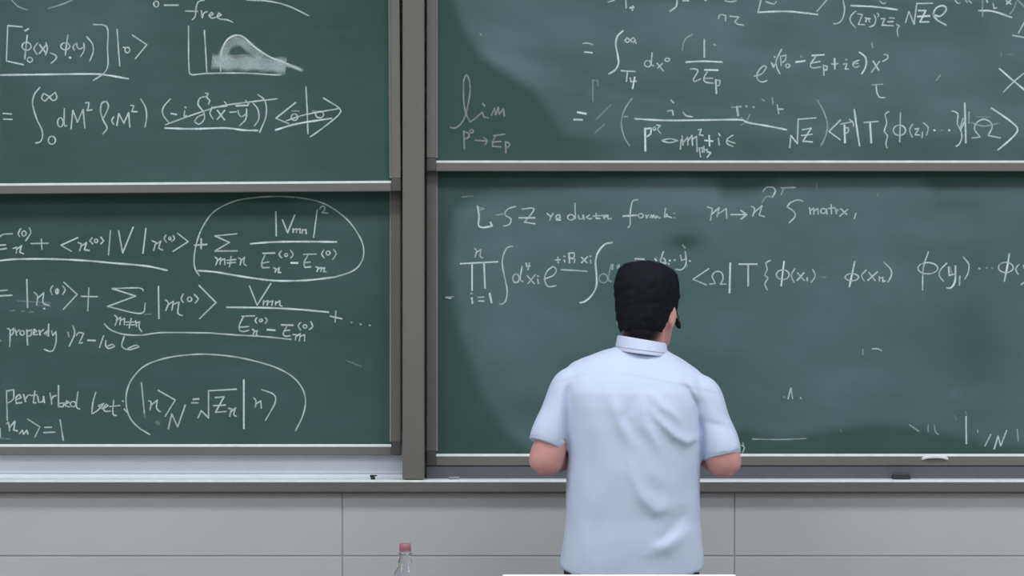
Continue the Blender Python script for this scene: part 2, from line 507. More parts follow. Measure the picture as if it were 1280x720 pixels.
# ------------------------------------------------------------------ board post, tray, side posts
def post(px0, px1, name, label):
    y0, y1 = 8.970, WALL_Y - 0.001
    x0, x1 = X_(px0, y0), X_(px1, y0)
    r = thing(name, ((x0 + x1) / 2, y0, 1.0), label, 'post', 'chalkboard posts')
    zb, zt = Z_(600, TRAY_Y) + 0.0012, 2.950
    box('post_face', (x0, y0, zb), (x1, y0 + 0.03, zt), POST, r, 0.0035, 2)
    box('post_core', (x0 + 0.006, y0 + 0.029, zb), (x1 - 0.006, y1, zt), CORNER, r)
    return r
post(503, 530.5, 'board_post', 'grey metal post between the left and right chalkboards')
post(503 - (PW * F / 8.97) - 36, 503 - (PW * F / 8.97) - 8, 'board_post', 'grey metal post at the far left end of the chalkboards')
post(534 + (PW * F / 8.97) + 2, 534 + (PW * F / 8.97) + 30, 'board_post', 'grey metal post at the far right end of the chalkboards')

TX0, TX1 = X_(503, 8.97) - PW - 0.10, X_(534, 8.97) + PW + 0.10
LY, BY = TRAY_Y, WALL_Y - 0.001
zt, zb_ = Z_(600.3, LY), TRAY_BOT
tray = thing('chalk_tray', (0, LY, zb_), 'long grey metal chalk tray running under the chalkboards', 'chalk tray')
prism('tray_body', [(LY + 0.004, zb_), (BY, zb_), (BY, zt - 0.004), (LY + 0.006, zt - 0.004), (LY, zt - 0.006), (LY, zb_ + 0.004)], TX0, TX1, LEDGE, tray)
prism('tray_top', [(LY + 0.001, zt - 0.006), (LY + 0.006, zt - 0.004), (BY, zt - 0.004), (BY, zt), (LY + 0.006, zt), (LY + 0.001, zt - 0.003)], TX0, TX1, LIP, tray)
# pale back plate behind the raised left panel
xa, xb = TX0 + 0.10, X_(503, 8.98)
box('back_plate', (xa, 9.080, Z_(592, 9.080)), (xb, BY, Z_(540, 9.080)), PLATE, tray, 0.001)
box('back_plate', (xa, 9.074, zt), (xb, BY, Z_(592.6, 9.074)), PLATE, tray, 0.001)
# dark running track below the right panel
xa, xb = X_(533, 9.03), TX1 - 0.10
box('sliding_track', (xa, 9.045, zt), (xb, 9.07, Z_(582.6, 9.045)), TRACK, tray, 0.001)
head = box('board_header', (TX0, 8.966, 2.951), (TX1, WALL_Y - 0.001, 3.03), FRAME, None, 0.004)
tag(head, 'grey metal header beam across the top of the chalkboards', 'beam')

# ------------------------------------------------------------------ chalk writing
def smooth_path(pts):
    pts = [np.array(p, float) for p in pts]
    if len(pts) < 3: return [pts]
    # split at sharp corners
    segs = [[pts[0]]]
    for i in range(1, len(pts)):
        segs[-1].append(pts[i])
        if i < len(pts) - 1:
            a = pts[i] - pts[i - 1]; b = pts[i + 1] - pts[i]
            ca = a.dot(b) / (np.linalg.norm(a) * np.linalg.norm(b) + 1e-9)
            if ca < 0.18: segs.append([pts[i]])
    out = []
    for sg in segs:
        if len(sg) == 2:
            q = sg
        else:
            P = [2 * sg[0] - sg[1]] + sg + [2 * sg[-1] - sg[-2]]
            q = []
            for i in range(1, len(P) - 2):
                L = np.linalg.norm(P[i + 1] - P[i]); k = max(2, min(10, int(L / 14)))
                for t in np.arange(k) / k:
                    q.append(0.5 * (2 * P[i] + (P[i + 1] - P[i - 1]) * t + (2 * P[i - 1] - 5 * P[i] + 4 * P[i + 1] - P[i + 2]) * t * t + (3 * P[i] - P[i - 1] - 3 * P[i + 1] + P[i + 2]) * t ** 3))
            q.append(sg[-1])
        out.append(q)
    return out

LAYER = [0]
def write(panel, label, ox, oy, f, text, material=None, wpx=1.18, gain=1.0, gapx=11.0):
    """strokes in zoomed-crop coordinates: 'x y x y ...; e cx cy rx ry; d x y' flags: f faint, g ghost, t thick, T band"""
    strokes = []
    for st in text.replace('\n', ' ').split(';'):
        tk = st.split()
        if not tk: continue
        fl = ''
        if tk[0][0].isalpha(): fl = tk[0]; tk = tk[1:]
        nums = [float(t) for t in tk]
        hw, cov = wpx, 0.84
        if 'f' in fl: cov = 0.45
        if 'g' in fl: cov = 0.22
        if 'm' in fl: cov = 0.56
        if 't' in fl: hw = wpx * 1.25; cov = min(1.1, cov * 1.28)
        if 'T' in fl: hw = nums.pop(0) / f
        if 'e' in fl:
            cx, cy, rx, ry = nums[:4]
            a0 = random.uniform(-2.2, -1.2)
            paths = [[np.array((cx + rx * math.cos(a0 - t), cy + ry * math.sin(a0 - t))) for t in np.linspace(0, 6.6, 15)]]
        elif 'd' in fl:
            x, y = nums[:2]
            paths = [[np.array((x - 3.5, y - 2.0)), np.array((x + 3.5, y + 2.0))]]; hw *= 1.1
        else:
            paths = smooth_path(list(zip(nums[0::2], nums[1::2])))
        for pts in paths:
            strokes.append(([np.array((ox + p[0] / f, oy + p[1] / f)) for p in pts], hw, cov))
    # marks that stand well apart become parts of their own
    dense = []
    for pts, hw, cov in strokes:
        q = []
        for i in range(len(pts) - 1):
            k = max(1, int(np.linalg.norm(pts[i + 1] - pts[i]) / 4))
            q += [pts[i] + (pts[i + 1] - pts[i]) * t / k for t in range(k)]
        q.append(pts[-1]); dense.append(np.array(q))
    grp = list(range(len(strokes)))
    def find(i):
        while grp[i] != i: i = grp[i]
        return i
    for i in range(len(strokes)):
        for j in range(i):
            dd = np.sqrt(((dense[i][:, None] - dense[j][None]) ** 2).sum(2)).min()
            if dd < gapx: grp[find(i)] = find(j)
    out = {}
    for i in range(len(strokes)): out.setdefault(find(i), []).append(strokes[i])
    for ss in out.values(): chalk_part(panel, label, ss, material, gain)

def chalk_part(panel, label, strokes, material, gain):
    V, Fc, Cv = [], [], []
    for pts, hw, cov in strokes:
        P = [np.array(panel.unmap(p[0], p[1])) for p in pts]
        h = hw * panel.y / F
        # extend ends a little
        n = len(P)
        LAYER[0] = (LAYER[0] + 1) % 24
        yy = panel.y - 0.0006 - LAYER[0] * 0.00002
        base = len(V)
        ph = random.uniform(0, 6)
        for i in range(n):
            a = P[max(i - 1, 0)]; b = P[min(i + 1, n - 1)]
            t = b - a; L = np.linalg.norm(t)
            t = t / L if L > 0 else np.array((1.0, 0))
            nn = np.array((-t[1], t[0]))
            wv = h * (1 + 0.12 * math.sin(i * 0.9 + ph))
            q = P[i]
            if i == 0: q = q - t * h * 0.4
            if i == n - 1: q = q + t * h * 0.4
            edge = 0.35 if (i in (0, n - 1) and n > 3) else 1.0
            for kk, cc in ((-1, 0.0), (-0.5, 1.0), (0.5, 1.0), (1, 0.0)):
                p = q + nn * wv * kk
                V.append((p[0], yy, p[1]))
                Cv.append(cc * cov * gain * (0.6 + 0.4 * edge) * (0.90 + 0.14 * math.sin(i * 0.55 + ph * 2)))
        for i in range(n - 1):
            for kk in range(3):
                a = base + i * 4 + kk
                Fc.append((a, a + 1, a + 5, a + 4))
    o = vf_obj('chalk_writing', V, Fc, material or CHALK, panel.surf)
    o['label'] = label
    at = o.data.attributes.new('cov', 'FLOAT', 'POINT')
    at.data.foreach_set('value', np.array(Cv, np.float32))
    return o

K = 4.923
# ---- upper left panel
write(UL, 'white chalk commutator in square brackets, underlined', 0, 0, K, '''
f 80 0 120 40 180 62; f 305 52 380 30 455 0;
145 165 55 158 45 375 150 398; t 160 190 182 178;
175 215 165 300 158 365; e 170 285 28 25; e 190 368 16 15;
240 262 215 300 235 335; 250 275 290 328; 292 275 248 330; 290 262 298 300 285 340;
315 325 348 340 352 360 320 390;
425 215 415 280 408 340; e 408 285 28 22; t 434 352 440 358;
470 268 455 290 465 310; 478 266 483 292 498 302 516 292; 522 265 524 310 500 350;
540 225 575 270 580 320 558 375;
580 150 665 168 668 300 670 400 645 450 580 495;
728 180 735 300 743 408; e 790 308 15 17; 765 290 780 296; 820 215 910 275 838 362;
t 0 462 300 458 560 455 660 462 795 485; 0 310 2 400''')
write(UL, 'white chalk words ending in free with arc', 200, 0, K, '''
e -15 25 15 18; 35 32 122 32;
280 2 245 10 230 50 225 100 205 122; 165 68 240 70; 262 65 268 110 278 80 300 72;
310 100 335 88 325 75 308 95 325 112 350 108; 358 105 385 92 370 80 356 105 380 118 420 122 455 137;
540 0 680 8 800 38 925 98''')
write(UL, 'white chalk spectral density sketch with shaded hump', 200, 0, K, '''
183 160 182 350 185 440; 185 440 200 460 300 452 520 450 700 460 752 460; 280 185 288 330 293 445; 378 380 378 440;
t 378 360 390 300 420 245 470 218 520 228 590 290 680 350 760 380 870 430;
fT 36 393 350 420 290 475 252 530 272 620 345;
mT 54 345 378 450 388 600 388 760 405;
gT 30 430 395 560 405 745 420;
fT 14 775 400 830 412 880 432; ft 340 360 355 400; g 420 345 500 340 600 340''')
write(UL, 'white chalk spectral integral with struck out bracket', 0, 90, K, '''
22 255 75 258; 25 290 78 292;
250 95 215 140 205 200 230 290 262 360 262 410 245 432 220 437;
307 155 280 180 260 162 272 132 300 146 330 176 355 160 345 125 307 155; e 322 420 22 25;
e 375 310 17 28; 400 225 398 325 415 330; 440 352 452 235 480 310 515 230 525 345;
530 190 552 188 548 215 540 238 570 232;
635 382 662 345 640 300 622 240 632 190 660 182 672 210 655 255 638 285;
705 275 690 300 705 325; 722 330 735 255 765 315 795 250 802 340; 808 205 828 208 815 243 848 245;
870 165 900 220 905 280 895 340''')
write(UL, 'white chalk delta function struck through and underlined', 190, 90, K, '''
118 165 75 215 70 260 105 310; t 120 255 155 262; 205 240 200 275 218 268; d 210 218;
335 152 300 160 287 200 320 245 325 290 292 322 265 305 285 275 320 262;
332 130 352 132 340 155 360 175 350 198;
375 215 360 255 380 290; 405 235 450 295; 452 235 405 292; 380 218 465 210; 450 182 468 205;
482 248 522 245; 533 235 540 265 558 274 580 258; 586 225 580 290 540 332; t 520 208 595 205; 580 175 600 200;
625 190 655 230 660 290 632 332; 655 138 700 180 705 270 665 372;
85 325 250 265 420 212 600 185 775 165; t 82 345 250 350 450 345 570 358 655 360''')
write(UL, 'white chalk vacuum bracket crossed by two lines', 190, 90, K, '''
888 188 765 285 845 318; 952 90 958 230 962 380; e 880 278 20 20; f 865 240 910 240; e 1035 262 25 20; f 990 240 1040 245;
1058 160 1155 222 1155 260 1060 340 975 400; 830 300 950 262 1155 225; t 762 357 900 318 1110 285''')
# ---- lower left panel
write(LL, 'white chalk first line of energy expansion, underlined', 0, 235, K, '''
0 300 20 285 78 282; 0 352 35 350; 0 378 40 372;
128 250 112 280 122 300; e 148 280 13 16; 180 245 190 275 158 325;
80 372 105 365 100 402; 103 378 132 355 122 395 145 405;
190 342 297 340; 255 313 258 378; 480 305 375 352 440 390;
480 335 503 345 490 388; 498 360 532 335 520 380 550 385;
568 305 553 325 572 345; e 592 325 10 11; 620 302 638 325 620 345;
680 262 668 412; 730 262 755 400 820 240; 898 248 880 402;
935 325 960 335 945 385; 952 352 990 325 978 370 1003 382;
1022 290 1010 312 1025 335; e 1045 310 7 8; 1065 292 1075 312 1055 330;
1092 278 1158 330 1065 390; 1195 352 1272 350; 1240 315 1238 375;
t 0 447 100 438 300 437 500 445 700 462 900 480 1030 507''')
write(LL, 'white chalk second order energy sum inside a large loop', 230, 235, K, '''
95 540 70 500 62 440 75 350 110 250 180 150 300 85 430 60 600 52 760 68 880 105 1000 190 1075 290 1105 370 1095 450 1040 510 930 548;
t 930 548 750 568 560 570 380 548 200 518 85 508;
65 352 142 345; 105 310 103 372;
325 282 190 295 280 335 190 388 328 387;
190 425 207 440 195 475; 203 450 227 430 222 470; 225 447 250 435 252 472; 262 445 320 440; 265 462 318 458; 290 420 280 485; 335 430 352 440 345 475; 350 450 373 425 368 465 385 478;
565 145 568 295; 605 195 638 275 682 165; 672 250 672 275; 675 258 693 250 692 275; 695 258 715 250 714 278; 728 255 727 280; 728 262 750 255 752 282;
820 135 798 303; 835 130 848 112 868 118 865 135 850 152 885 155;
t 408 343 560 332 760 330 940 332;
485 402 560 400; 500 410 478 460 482 490 525 490; 485 462 522 455; 600 385 585 410 602 430; e 628 412 9 9; 655 382 672 410 655 432;
550 490 567 500 560 520; 562 508 587 490 580 520 597 520; t 658 460 700 462;
735 408 815 407; 762 415 738 460 745 488 780 485; 745 460 778 455; 862 380 847 405 862 430; e 887 400 12 12; 920 378 937 405 915 440;
812 485 827 490 818 515; 823 500 847 488 842 515; 845 498 866 490 860 515 875 515''')
write(LL, 'white chalk state expansion with underlined sum', 0, 340, K, '''
0 115 45 112; 0 147 75 143; 165 45 170 220;
210 125 232 150 225 205; 228 165 270 128 265 190 305 205;
325 85 310 110 322 140; e 352 118 10 16; 352 108 354 128; 385 85 402 110 385 138;
392 62 475 138 390 230; 500 150 600 152; 547 98 540 240;
880 118 860 98 690 102 835 148 662 212 865 255 895 190; 975 88 978 288;
1015 170 1037 190 1020 238; 1030 205 1067 180 1058 235; 1062 200 1102 185 1095 255 1125 268;
1128 135 1115 165 1128 188; e 1167 168 13 14; 1195 138 1220 165 1200 192;
g 110 178 310 190; g 225 205 310 210; g 60 240 90 236; g 135 243 150 240; g 180 248 205 244; d 272 225; g 885 262 930 258;
705 265 722 285 708 330; 715 297 742 280 738 325; 742 297 767 285 765 325; 775 308 830 308; 778 325 828 325; 808 285 795 345; 835 300 840 335; 838 315 860 305 855 340 873 368;
642 318 680 355 760 383 870 388 1000 373 1280 375 1300 376 1450 387 1630 398 1792 415''')
write(LL, 'white chalk words with the number of a property', 0, 340, K, '''
45 348 62 360 60 462; 62 365 87 345 80 380 62 390; 95 355 102 390; 102 372 120 355; e 137 375 13 14; 165 355 170 450; 168 365 196 355 190 390 170 395;
205 378 225 365 212 352 205 385 235 385; 240 358 248 388; 248 370 268 355; 300 320 298 395; 272 380 290 362 285 388;
318 362 325 390 345 368; 345 365 345 430 325 485 295 485 272 475;
f 418 370 425 400; 448 330 460 380 425 458; 470 392 485 372 515 378 500 410 488 438 508 435; t 540 420 588 422;
638 392 612 465; 652 422 650 452 668 471 706 458 690 445 655 462; 765 395 750 455 790 478 855 462 838 450 788 470; f 0 420 8 425''')
write(LL, 'white chalk first order fraction and trailing plus dots', 230, 340, K, '''
92 82 197 188 95 288; 403 85 450 205 535 70; 490 175 488 205; 490 187 517 175 512 205; 515 187 547 178 540 205; 565 180 563 205; 565 192 591 178 590 205 605 210;
t 263 217 500 220 700 230 890 247;
355 272 435 270; 365 275 340 330 345 362 375 365 400 358; 345 340 398 335; 450 280 438 298 448 315; e 473 298 9 9; 500 280 512 298 498 318;
420 352 434 360 425 385; 430 370 452 360 445 385 460 395; t 512 355 560 358;
600 325 672 328; 635 330 610 380 625 395 655 392; 615 362 650 358; 720 310 702 330 718 358; e 745 335 11 11; 780 305 792 335 770 355;
670 385 692 385 685 420; 688 397 717 380 710 425; 715 397 743 385 742 425;
900 272 972 288; 935 240 930 308; fd 1030 310; d 1087 322; d 1143 328; g 1000 545 1090 580''')
write(LL, 'white chalk words perturbed ket', 0, 430, K, '''
40 285 45 470; 42 290 85 280 82 340 48 362; 95 345 130 330 120 310 98 330 100 365 135 360; 145 310 158 355; 158 340 170 318 188 312; 215 288 205 360 222 362; 190 318 228 312;
232 320 238 358 262 355 268 322 274 362; 308 302 320 372; 317 342 328 322 346 318; 360 255 360 385 388 385 395 362 366 366;
400 370 425 360 410 350 402 380 430 388; e 450 370 17 16; 480 292 470 385 492 400;
590 295 572 360 565 430; 567 430 605 405 640 365 605 380 630 398; 640 395 665 380 655 370 635 395 650 415 680 412; 700 345 695 430 718 440; 675 385 740 378; d 757 352; 765 400 782 420''')
write(LL, 'white chalk normalisation equal to one', 0, 430, K, '''
40 490 52 480 60 535; 57 515 92 475 85 530 108 535; 120 552 137 530 145 555 165 530 172 555; 170 462 245 510 215 572; 275 513 318 512; 270 545 338 542; 370 465 380 530 390 595; 0 520 2 575; g 5 580 60 585''')
write(LL, 'white chalk renormalised ket under an arching loop', 150, 430, K, '''
185 558 110 510 60 450 38 370 45 280 85 200 160 130 290 85 440 65 560 64 700 78 830 105 960 145 1060 200 1120 270 1142 350 1125 440 1080 535;
132 237 150 425; g 150 425 155 455; 175 348 192 360 185 405; 190 378 230 345 225 395 248 418; 235 285 340 345 278 445; 298 522 318 430 355 510 402 375;
t 450 340 485 338; 440 362 482 362; 480 455 500 410 545 455 545 288 718 278;
585 330 640 325 588 420 655 415; 575 380 650 375; 668 395 687 400 675 445; 682 418 712 392 700 435 718 445; t 762 220 762 520;
822 330 837 350 832 390; 837 368 866 350 870 395; 870 280 945 310 955 360 895 470; gT 14 225 480 240 492''')
# ---- upper right panel
write(UR, 'pale lilac chalk word lim with its subscript', 540, 60, K, '''
110 487 150 490 200 430 232 290 230 200 212 165 195 200 195 320 208 400 235 455 270 430 310 395 320 425 348 430; 312 340 324 357; 365 415 385 370 392 412 408 365 414 408 438 375 445 418;
195 510 200 622; 197 515 225 525 225 550 200 560; e 243 512 10 11; 262 568 335 572; 318 550 340 572 325 595;
378 540 450 530; 392 540 375 575 372 605 425 608; 380 578 425 575; 452 575 455 645; 452 580 475 585 475 605 455 612''', CHALK_L, 1.35)
write(UR, 'white chalk opening bracket with equals sign and rubbed marks', 540, 60, K, '''
t 895 395 948 405; t 873 440 925 442; g 990 195 990 330; g 990 200 1020 200 1022 235; g 1000 525 1060 470; g 1010 440 1100 350; f 1180 422 1205 422;
f 1232 310 1190 370 1165 450 1180 540 1215 602; f 295 -88 303 -80''', CHALK, 1.25)
write(UR, 'white chalk integral of one over twice the energy', 700, 0, K, '''
295 12 325 5 335 0; 405 0 407 50; t 430 48 455 45; 448 35 445 65; t 720 0 715 40 675 70; 755 5 785 5; 785 0 790 8; 890 0 900 5; 1015 5 1050 12 1085 5;
975 115 982 92 1002 90; 1020 95 1018 130; 1000 90 1020 97; 1045 100 1100 105 1075 135 1095 150 1130 155;
140 268 170 265 203 275; t 152 320 198 325;
t 388 190 355 220 343 270 355 340 360 390 340 430 300 455;
432 248 415 262 400 250 412 232 432 248 450 262 462 245 450 232 432 248; 462 250 468 268;
375 435 462 440; 415 440 408 503; 432 478 437 504; 437 504 470 500; t 460 475 447 545;
e 540 392 20 20; 567 325 560 400 578 405; 597 388 635 435; 630 390 600 420; e 660 368 15 10;
f 815 212 775 235 757 275 753 310; t 888 243 888 352; t 775 382 880 377 1000 382; f 945 272 958 280;
800 425 835 425 848 440 820 490 830 503 865 485; t 890 430 972 432; 910 435 885 480 895 505 945 512; 890 482 940 482; t 958 490 962 575; 958 492 985 495 980 525 960 528''')
write(UR, 'white chalk exponential with bracketed energies', 880, 0, K, '''
308 468 355 455 385 415 365 405 330 445 330 490 360 505 388 495; 415 385 428 415 437 395; d 435 350;
478 303 445 370 450 420 468 455; 470 345 475 405; 478 345 505 340 500 370 480 385; e 515 405 12 11; t 565 382 622 375; fd 598 350;
t 665 342 738 337; 690 345 655 395 665 418 720 412; 665 388 715 378; 735 400 738 465; 735 402 758 408 755 430 738 430;
785 395 825 392; t 803 360 805 425; 858 395 880 392 868 425 890 425; d 875 368; 955 370 920 385 918 405 935 415 955 405; 918 393 948 390;
t 955 320 995 355 995 410 970 455; t 1040 375 1075 432; 1080 378 1030 445; 1105 335 1128 338 1130 360 1098 378; f 1033 265 1038 295;
1060 520 1062 560 1080 598 1115 600; f 1035 522 1100 518; f 170 660 195 660; 205 658 212 710; f 200 660 230 655; fd 262 655; fd 305 660; f 355 610 372 622; f 420 600 425 640; 450 645 460 700; 455 672 487 672''')
write(UR, 'white chalk line of earlier working along the top edge', 880, 0, K, '''
350 0 332 75; t 332 75 500 70 600 78 700 90; 380 10 430 25 445 8; 755 0 695 70; 855 0 865 60 850 120 820 145 795 145; t 903 35 1050 42 1190 60; 1080 5 1100 22 1118 18;
935 68 905 95 900 130 932 170; 945 85 975 90 950 150 988 152; 990 110 1025 115; 1000 118 995 135; 1012 115 1018 135; 1045 90 1058 120 1045 155 1018 165; 1065 80 1076 92 1068 105; 1090 115 1112 115 1095 155 1120 155;
1140 110 1172 112; 1130 135 1165 132; 1125 158 1165 158; 1185 150 1202 160 1188 185 1195 225''')
write(UR, 'white chalk root of Z, rho and large cross marks', 1020, 0, K, '''
550 140 572 70 603 150 620 22 718 20; t 630 65 675 65 640 135 695 135; t 625 102 700 98; t 720 90 765 100 802 60 785 35 745 45 722 85 742 120 800 155;
855 0 870 20 888 18; 920 0 930 15; 940 5 958 18; 1050 0 1055 15; t 1000 65 1090 70 1205 108; f 1025 0 1025 100; 1090 22 1095 52 1112 48; 1170 5 1200 25; 1200 0 1172 25; f 1232 10 1215 60 1190 88;
1285 130 1245 205; 1210 218 1290 232; f 1240 0 1285 45; t 1128 422 1200 485 1285 555; 1285 445 1215 505 1152 568; f 740 495 765 462; g 1140 320 1140 350; g 1175 335 1220 335''')
write(UR, 'white chalk propagator fraction with root of Z', 760, 80, K, '''
t 165 337 350 347 600 345 810 343 860 360 1000 385 1100 405; 365 290 395 285 402 315; 388 222 404 240; 462 295 480 318 522 325;
t 228 395 230 535; t 225 400 265 395 262 430 232 450; e 285 398 8 10; 300 375 322 380 305 402 325 428; 332 470 380 460 430 472 380 484 335 474;
445 525 450 465; 455 440 462 500; 462 485 490 450 492 500; 490 475 517 440 520 500; 518 465 545 445 548 540; 555 405 574 402 562 435 585 440;
560 515 570 572; 565 520 582 515 580 545; 590 505 592 545; 592 532 610 525 612 545; 612 540 632 545; 632 545 610 575;
t 595 470 645 475; t 622 440 625 505; 678 455 685 500; 680 425 690 442; 770 438 735 460 732 490 772 508; 735 472 782 488;
790 262 800 320; f 795 262 820 265; f 820 330 850 360 872 310; fd 850 258; fd 895 265; g 815 375 850 360; 
1118 515 1125 440 1165 490 1170 340 1280 332; 1195 405 1250 395 1200 475 1258 480; 1190 440 1258 432''')
write(UR, 'white chalk matrix element between momentum and vacuum states', 1020, 80, K, '''
f 10 222 50 300 70 370 60 440 30 505; 150 345 80 415 150 467; t 175 375 178 485; 178 390 200 395 197 420 180 425; 150 370 225 355; 205 340 228 360 230 385;
t 235 278 252 400 268 505; 295 360 382 353; t 332 360 340 485; 450 293 425 310 435 360 420 415 440 440 430 490 437 517;
520 300 515 480; e 513 408 38 32; 595 370 575 405 592 450; 608 400 632 398 610 435 638 438; 655 418 652 455; 660 362 690 390 680 440; t 725 406 731 410; fd 775 408; t 817 406 823 410;
835 288 872 305 870 370 888 400 898 450 880 495 860 507; t 915 240 922 485; 885 400 905 335; 890 405 922 335; f 942 295 940 365;
960 455 1010 450 975 400 990 360 1030 340 1070 355 1085 385 1060 440 1135 455; g 985 325 1070 328; f 955 360 1030 382 1125 365;
t 1078 270 1200 355 1240 405 1200 460 1118 530''')
# ---- lower right panel
write(LR, 'white chalk heading about the reduction formula', 545, 230, K, '''
g 160 80 225 75; t 255 135 265 200 262 255 290 268 345 258 335 235; f 250 140 295 152 268 162; 490 138 440 155 425 190 462 215 450 250 415 258; f 370 190 415 185; 528 155 592 148 600 165 545 235 610 245; t 510 208 608 208;
682 180 705 200 700 225; 703 208 722 180; 738 215 765 208 760 190 740 195 740 220 768 222; e 830 205 20 17; 855 118 858 215; 875 190 880 215 903 212 905 190 912 218; 945 190 925 205 945 215 960 210; 985 180 985 212 1010 212; 965 198 1060 192; 1030 195 1036 215; 1036 205 1056 195 1060 215 1080 212;
1245 98 1210 105 1195 180 1195 250 1180 268; t 1152 198 1235 192; e 1260 195 15 13;
1290 190 1297 210 1303 195 1312 190; 1318 207 1325 190 1332 208 1340 190 1350 210 1360 195 1368 207 1380 208; 1412 148 1405 205; 1412 205 1425 190 1420 185 1415 198 1430 200 1450 208; fd 1465 180; fd 1468 208''')
write(LR, 'white chalk words about the S matrix', 820, 215, K, '''
315 215 347 225 335 298; 340 262 388 220 375 275; 385 257 432 225 435 285; 458 262 555 262; 520 235 558 262 522 290; 585 210 607 225 595 272; 600 252 652 208 635 265 668 275;
658 120 680 95 720 95 735 120 715 155; f 715 155 680 150 650 190; 770 98 858 95; f 785 100 770 140; g 988 70 988 105; g 1360 130 1363 145;
905 180 870 172 825 190 808 215 850 245 855 275 820 312;
945 220 950 260; 952 237 970 222 972 260; 973 237 996 225 998 260; e 1030 240 17 15; 1048 228 1052 260; 1078 200 1080 258; 1060 225 1100 220; 1105 225 1110 258; 1110 245 1122 230; 1135 225 1175 262; 1180 230 1130 272; 1230 255 1220 288''')
write(LR, 'white chalk product of n integrals with exponentials', 545, 290, K, '''
235 100 250 115 240 155; 246 128 276 108 272 150 290 160; t 150 195 380 183; t 222 200 222 360; t 295 188 302 345; t 220 405 225 440; d 218 378; 258 402 295 400; 262 425 295 425; t 330 378 342 435;
472 88 440 95 415 140 408 200 425 290 438 360 430 420 410 442 390 443; e 492 285 20 27; 530 210 518 290 537 305; 555 190 558 212 580 208; 575 190 565 235; 560 268 605 318; 612 262 565 318; 625 290 632 318; d 628 272;
665 290 725 265 740 230 720 212 685 240 668 290 690 335 740 330; 735 172 765 170; 750 155 752 190; d 790 150; 790 172 792 185; t 818 130 822 190; 820 130 850 128 850 155 825 160; 825 162 855 167 850 190; 895 155 930 190; 932 152 895 190; 950 172 953 192; d 950 150;
770 232 860 237 930 242;
t 1085 65 1040 75 1000 120 982 180 988 270 985 340 950 400 910 430 885 435; fe 1030 285 27 28; f 1078 200 1060 290 1080 305; ft 1088 200 1084 230; ft 1125 200 1130 235; f 1115 205 1118 225; t 1225 165 1280 167; 60 402 92 409; f 70 400 110 398''')
write(LR, 'white chalk exponent with y beside the head', 820, 215, K, '''
t -7 534 3 545; g 0 520 8 530; 45 490 30 535; e 42 545 15 14; 35 568 60 562; d 78 565; d 85 545; d 115 542; 150 512 158 545 182 535; 180 488 185 560 160 600 118 598; f 163 450 180 468; f 190 570 188 588; d 208 548; d 60 560''')
write(LR, 'white chalk time ordered correlator of fields', 820, 215, K, '''
325 595 228 660 310 695; 330 690 365 685 345 640 370 612 405 620 412 660 395 690 430 690; t 457 560 452 745; t 510 567 622 567; t 567 570 567 700; 705 545 675 560 685 600 668 635 688 650 670 690 685 725;
t 788 550 770 700; e 780 632 40 30; 855 595 832 635 850 680; 870 620 912 668; 910 620 868 668; 930 650 930 670; 965 600 980 640 955 678; g 1020 648 1050 646''')
write(LR, 'white chalk further fields at the right edge', 1020, 250, K, '''
t 238 378 222 455 205 535; e 220 475 42 22; 310 430 280 465 298 500; 325 445 365 498; 378 442 318 495; 388 470 390 500; 391 483 410 475 412 502 425 498; 418 382 462 430 462 470 442 505;
692 318 660 420 655 555; e 688 420 62 35; 805 388 765 430 758 465 785 500; 815 410 820 465 850 455; f 822 410 840 465; t 858 405 855 500 830 540 805 540; 885 468 882 525; 905 350 940 395 935 450 915 487; d 1005 422; fd 1050 418; fd 1085 418;
t 1190 330 1175 420 1158 500; e 1168 415 46 32; 1250 395 1228 425 1245 458; 1262 520 1290 500; 1275 400 1280 420''')
write(LR, 'faint chalk remnants left after wiping', 1020, 410, K, '''
f 288 130 288 165; 345 128 380 128 405 140; f 575 595 632 635; f 690 595 690 640; f 728 595 735 640 755 655; t 923 545 925 712; f 995 625 995 645; g 920 510 928 545;
1075 655 1040 725; 1096 745 1120 665 1136 725 1173 630; f 1238 622 1244 695; g 855 540 862 570; f -199 422 -193 426; -172 435 -155 369 -144 435; -96 428 -90 436; f -394 683 -230 686 -60 680; -458 720 -440 735 -454 770; f -452 705 -445 718; g 150 625 155 640''')

# ------------------------------------------------------------------ small things on the tray and rail
def chalk_stub(p0, p1, r, label, group=None, m=None):
    p0, p1 = Vector(p0), Vector(p1); d = (p1 - p0).normalized()
    path = [(p0 - d * 0.0005, r * 0.6, r * 0.6), (p0 + d * 0.001, r * 0.95, r * 0.95), (p0.lerp(p1, 0.5), r, r), (p1 - d * 0.001, r * 0.9, r * 0.9), (p1, r * 0.55, r * 0.55)]
    vs, fs = tube(path, 10)
    o = vf_obj('chalk_stub', vs, fs, m or CHALKW, None, True)
    return tag(o, label, 'chalk', group)
# pull handle on the rail of the lower right panel
hy = LO_Y - FR
def hp(px_, py_, out): return Vector((X_(px_, hy - out), hy - out, Z_(py_, hy - out)))
vs, fs = tube([(hp(1153, 573.5, -0.002), 0.004, 0.004), (hp(1155, 572.6, 0.004), 0.004, 0.0045), (hp(1160, 571.2, 0.007), 0.004, 0.005), (hp(1169, 570.4, 0.008), 0.0045, 0.006), (hp(1177, 571.0, 0.007), 0.004, 0.005), (hp(1182, 572.4, 0.004), 0.004, 0.0045), (hp(1184, 573.3, -0.002), 0.004, 0.004)], 14, Vector((0, 0, 1)), 3)
hand = vf_obj('pull_handle', vs, fs, CHALKW, LR.root, True)
hand['label'] = 'white pull handle'
chalk_stub((X_(561, 9.005), 9.005, zt + 0.004), (X_(574, 9.012), 9.012, zt + 0.004), 0.004, 'short grey chalk stub on the tray beside the middle post', None, STUBM)

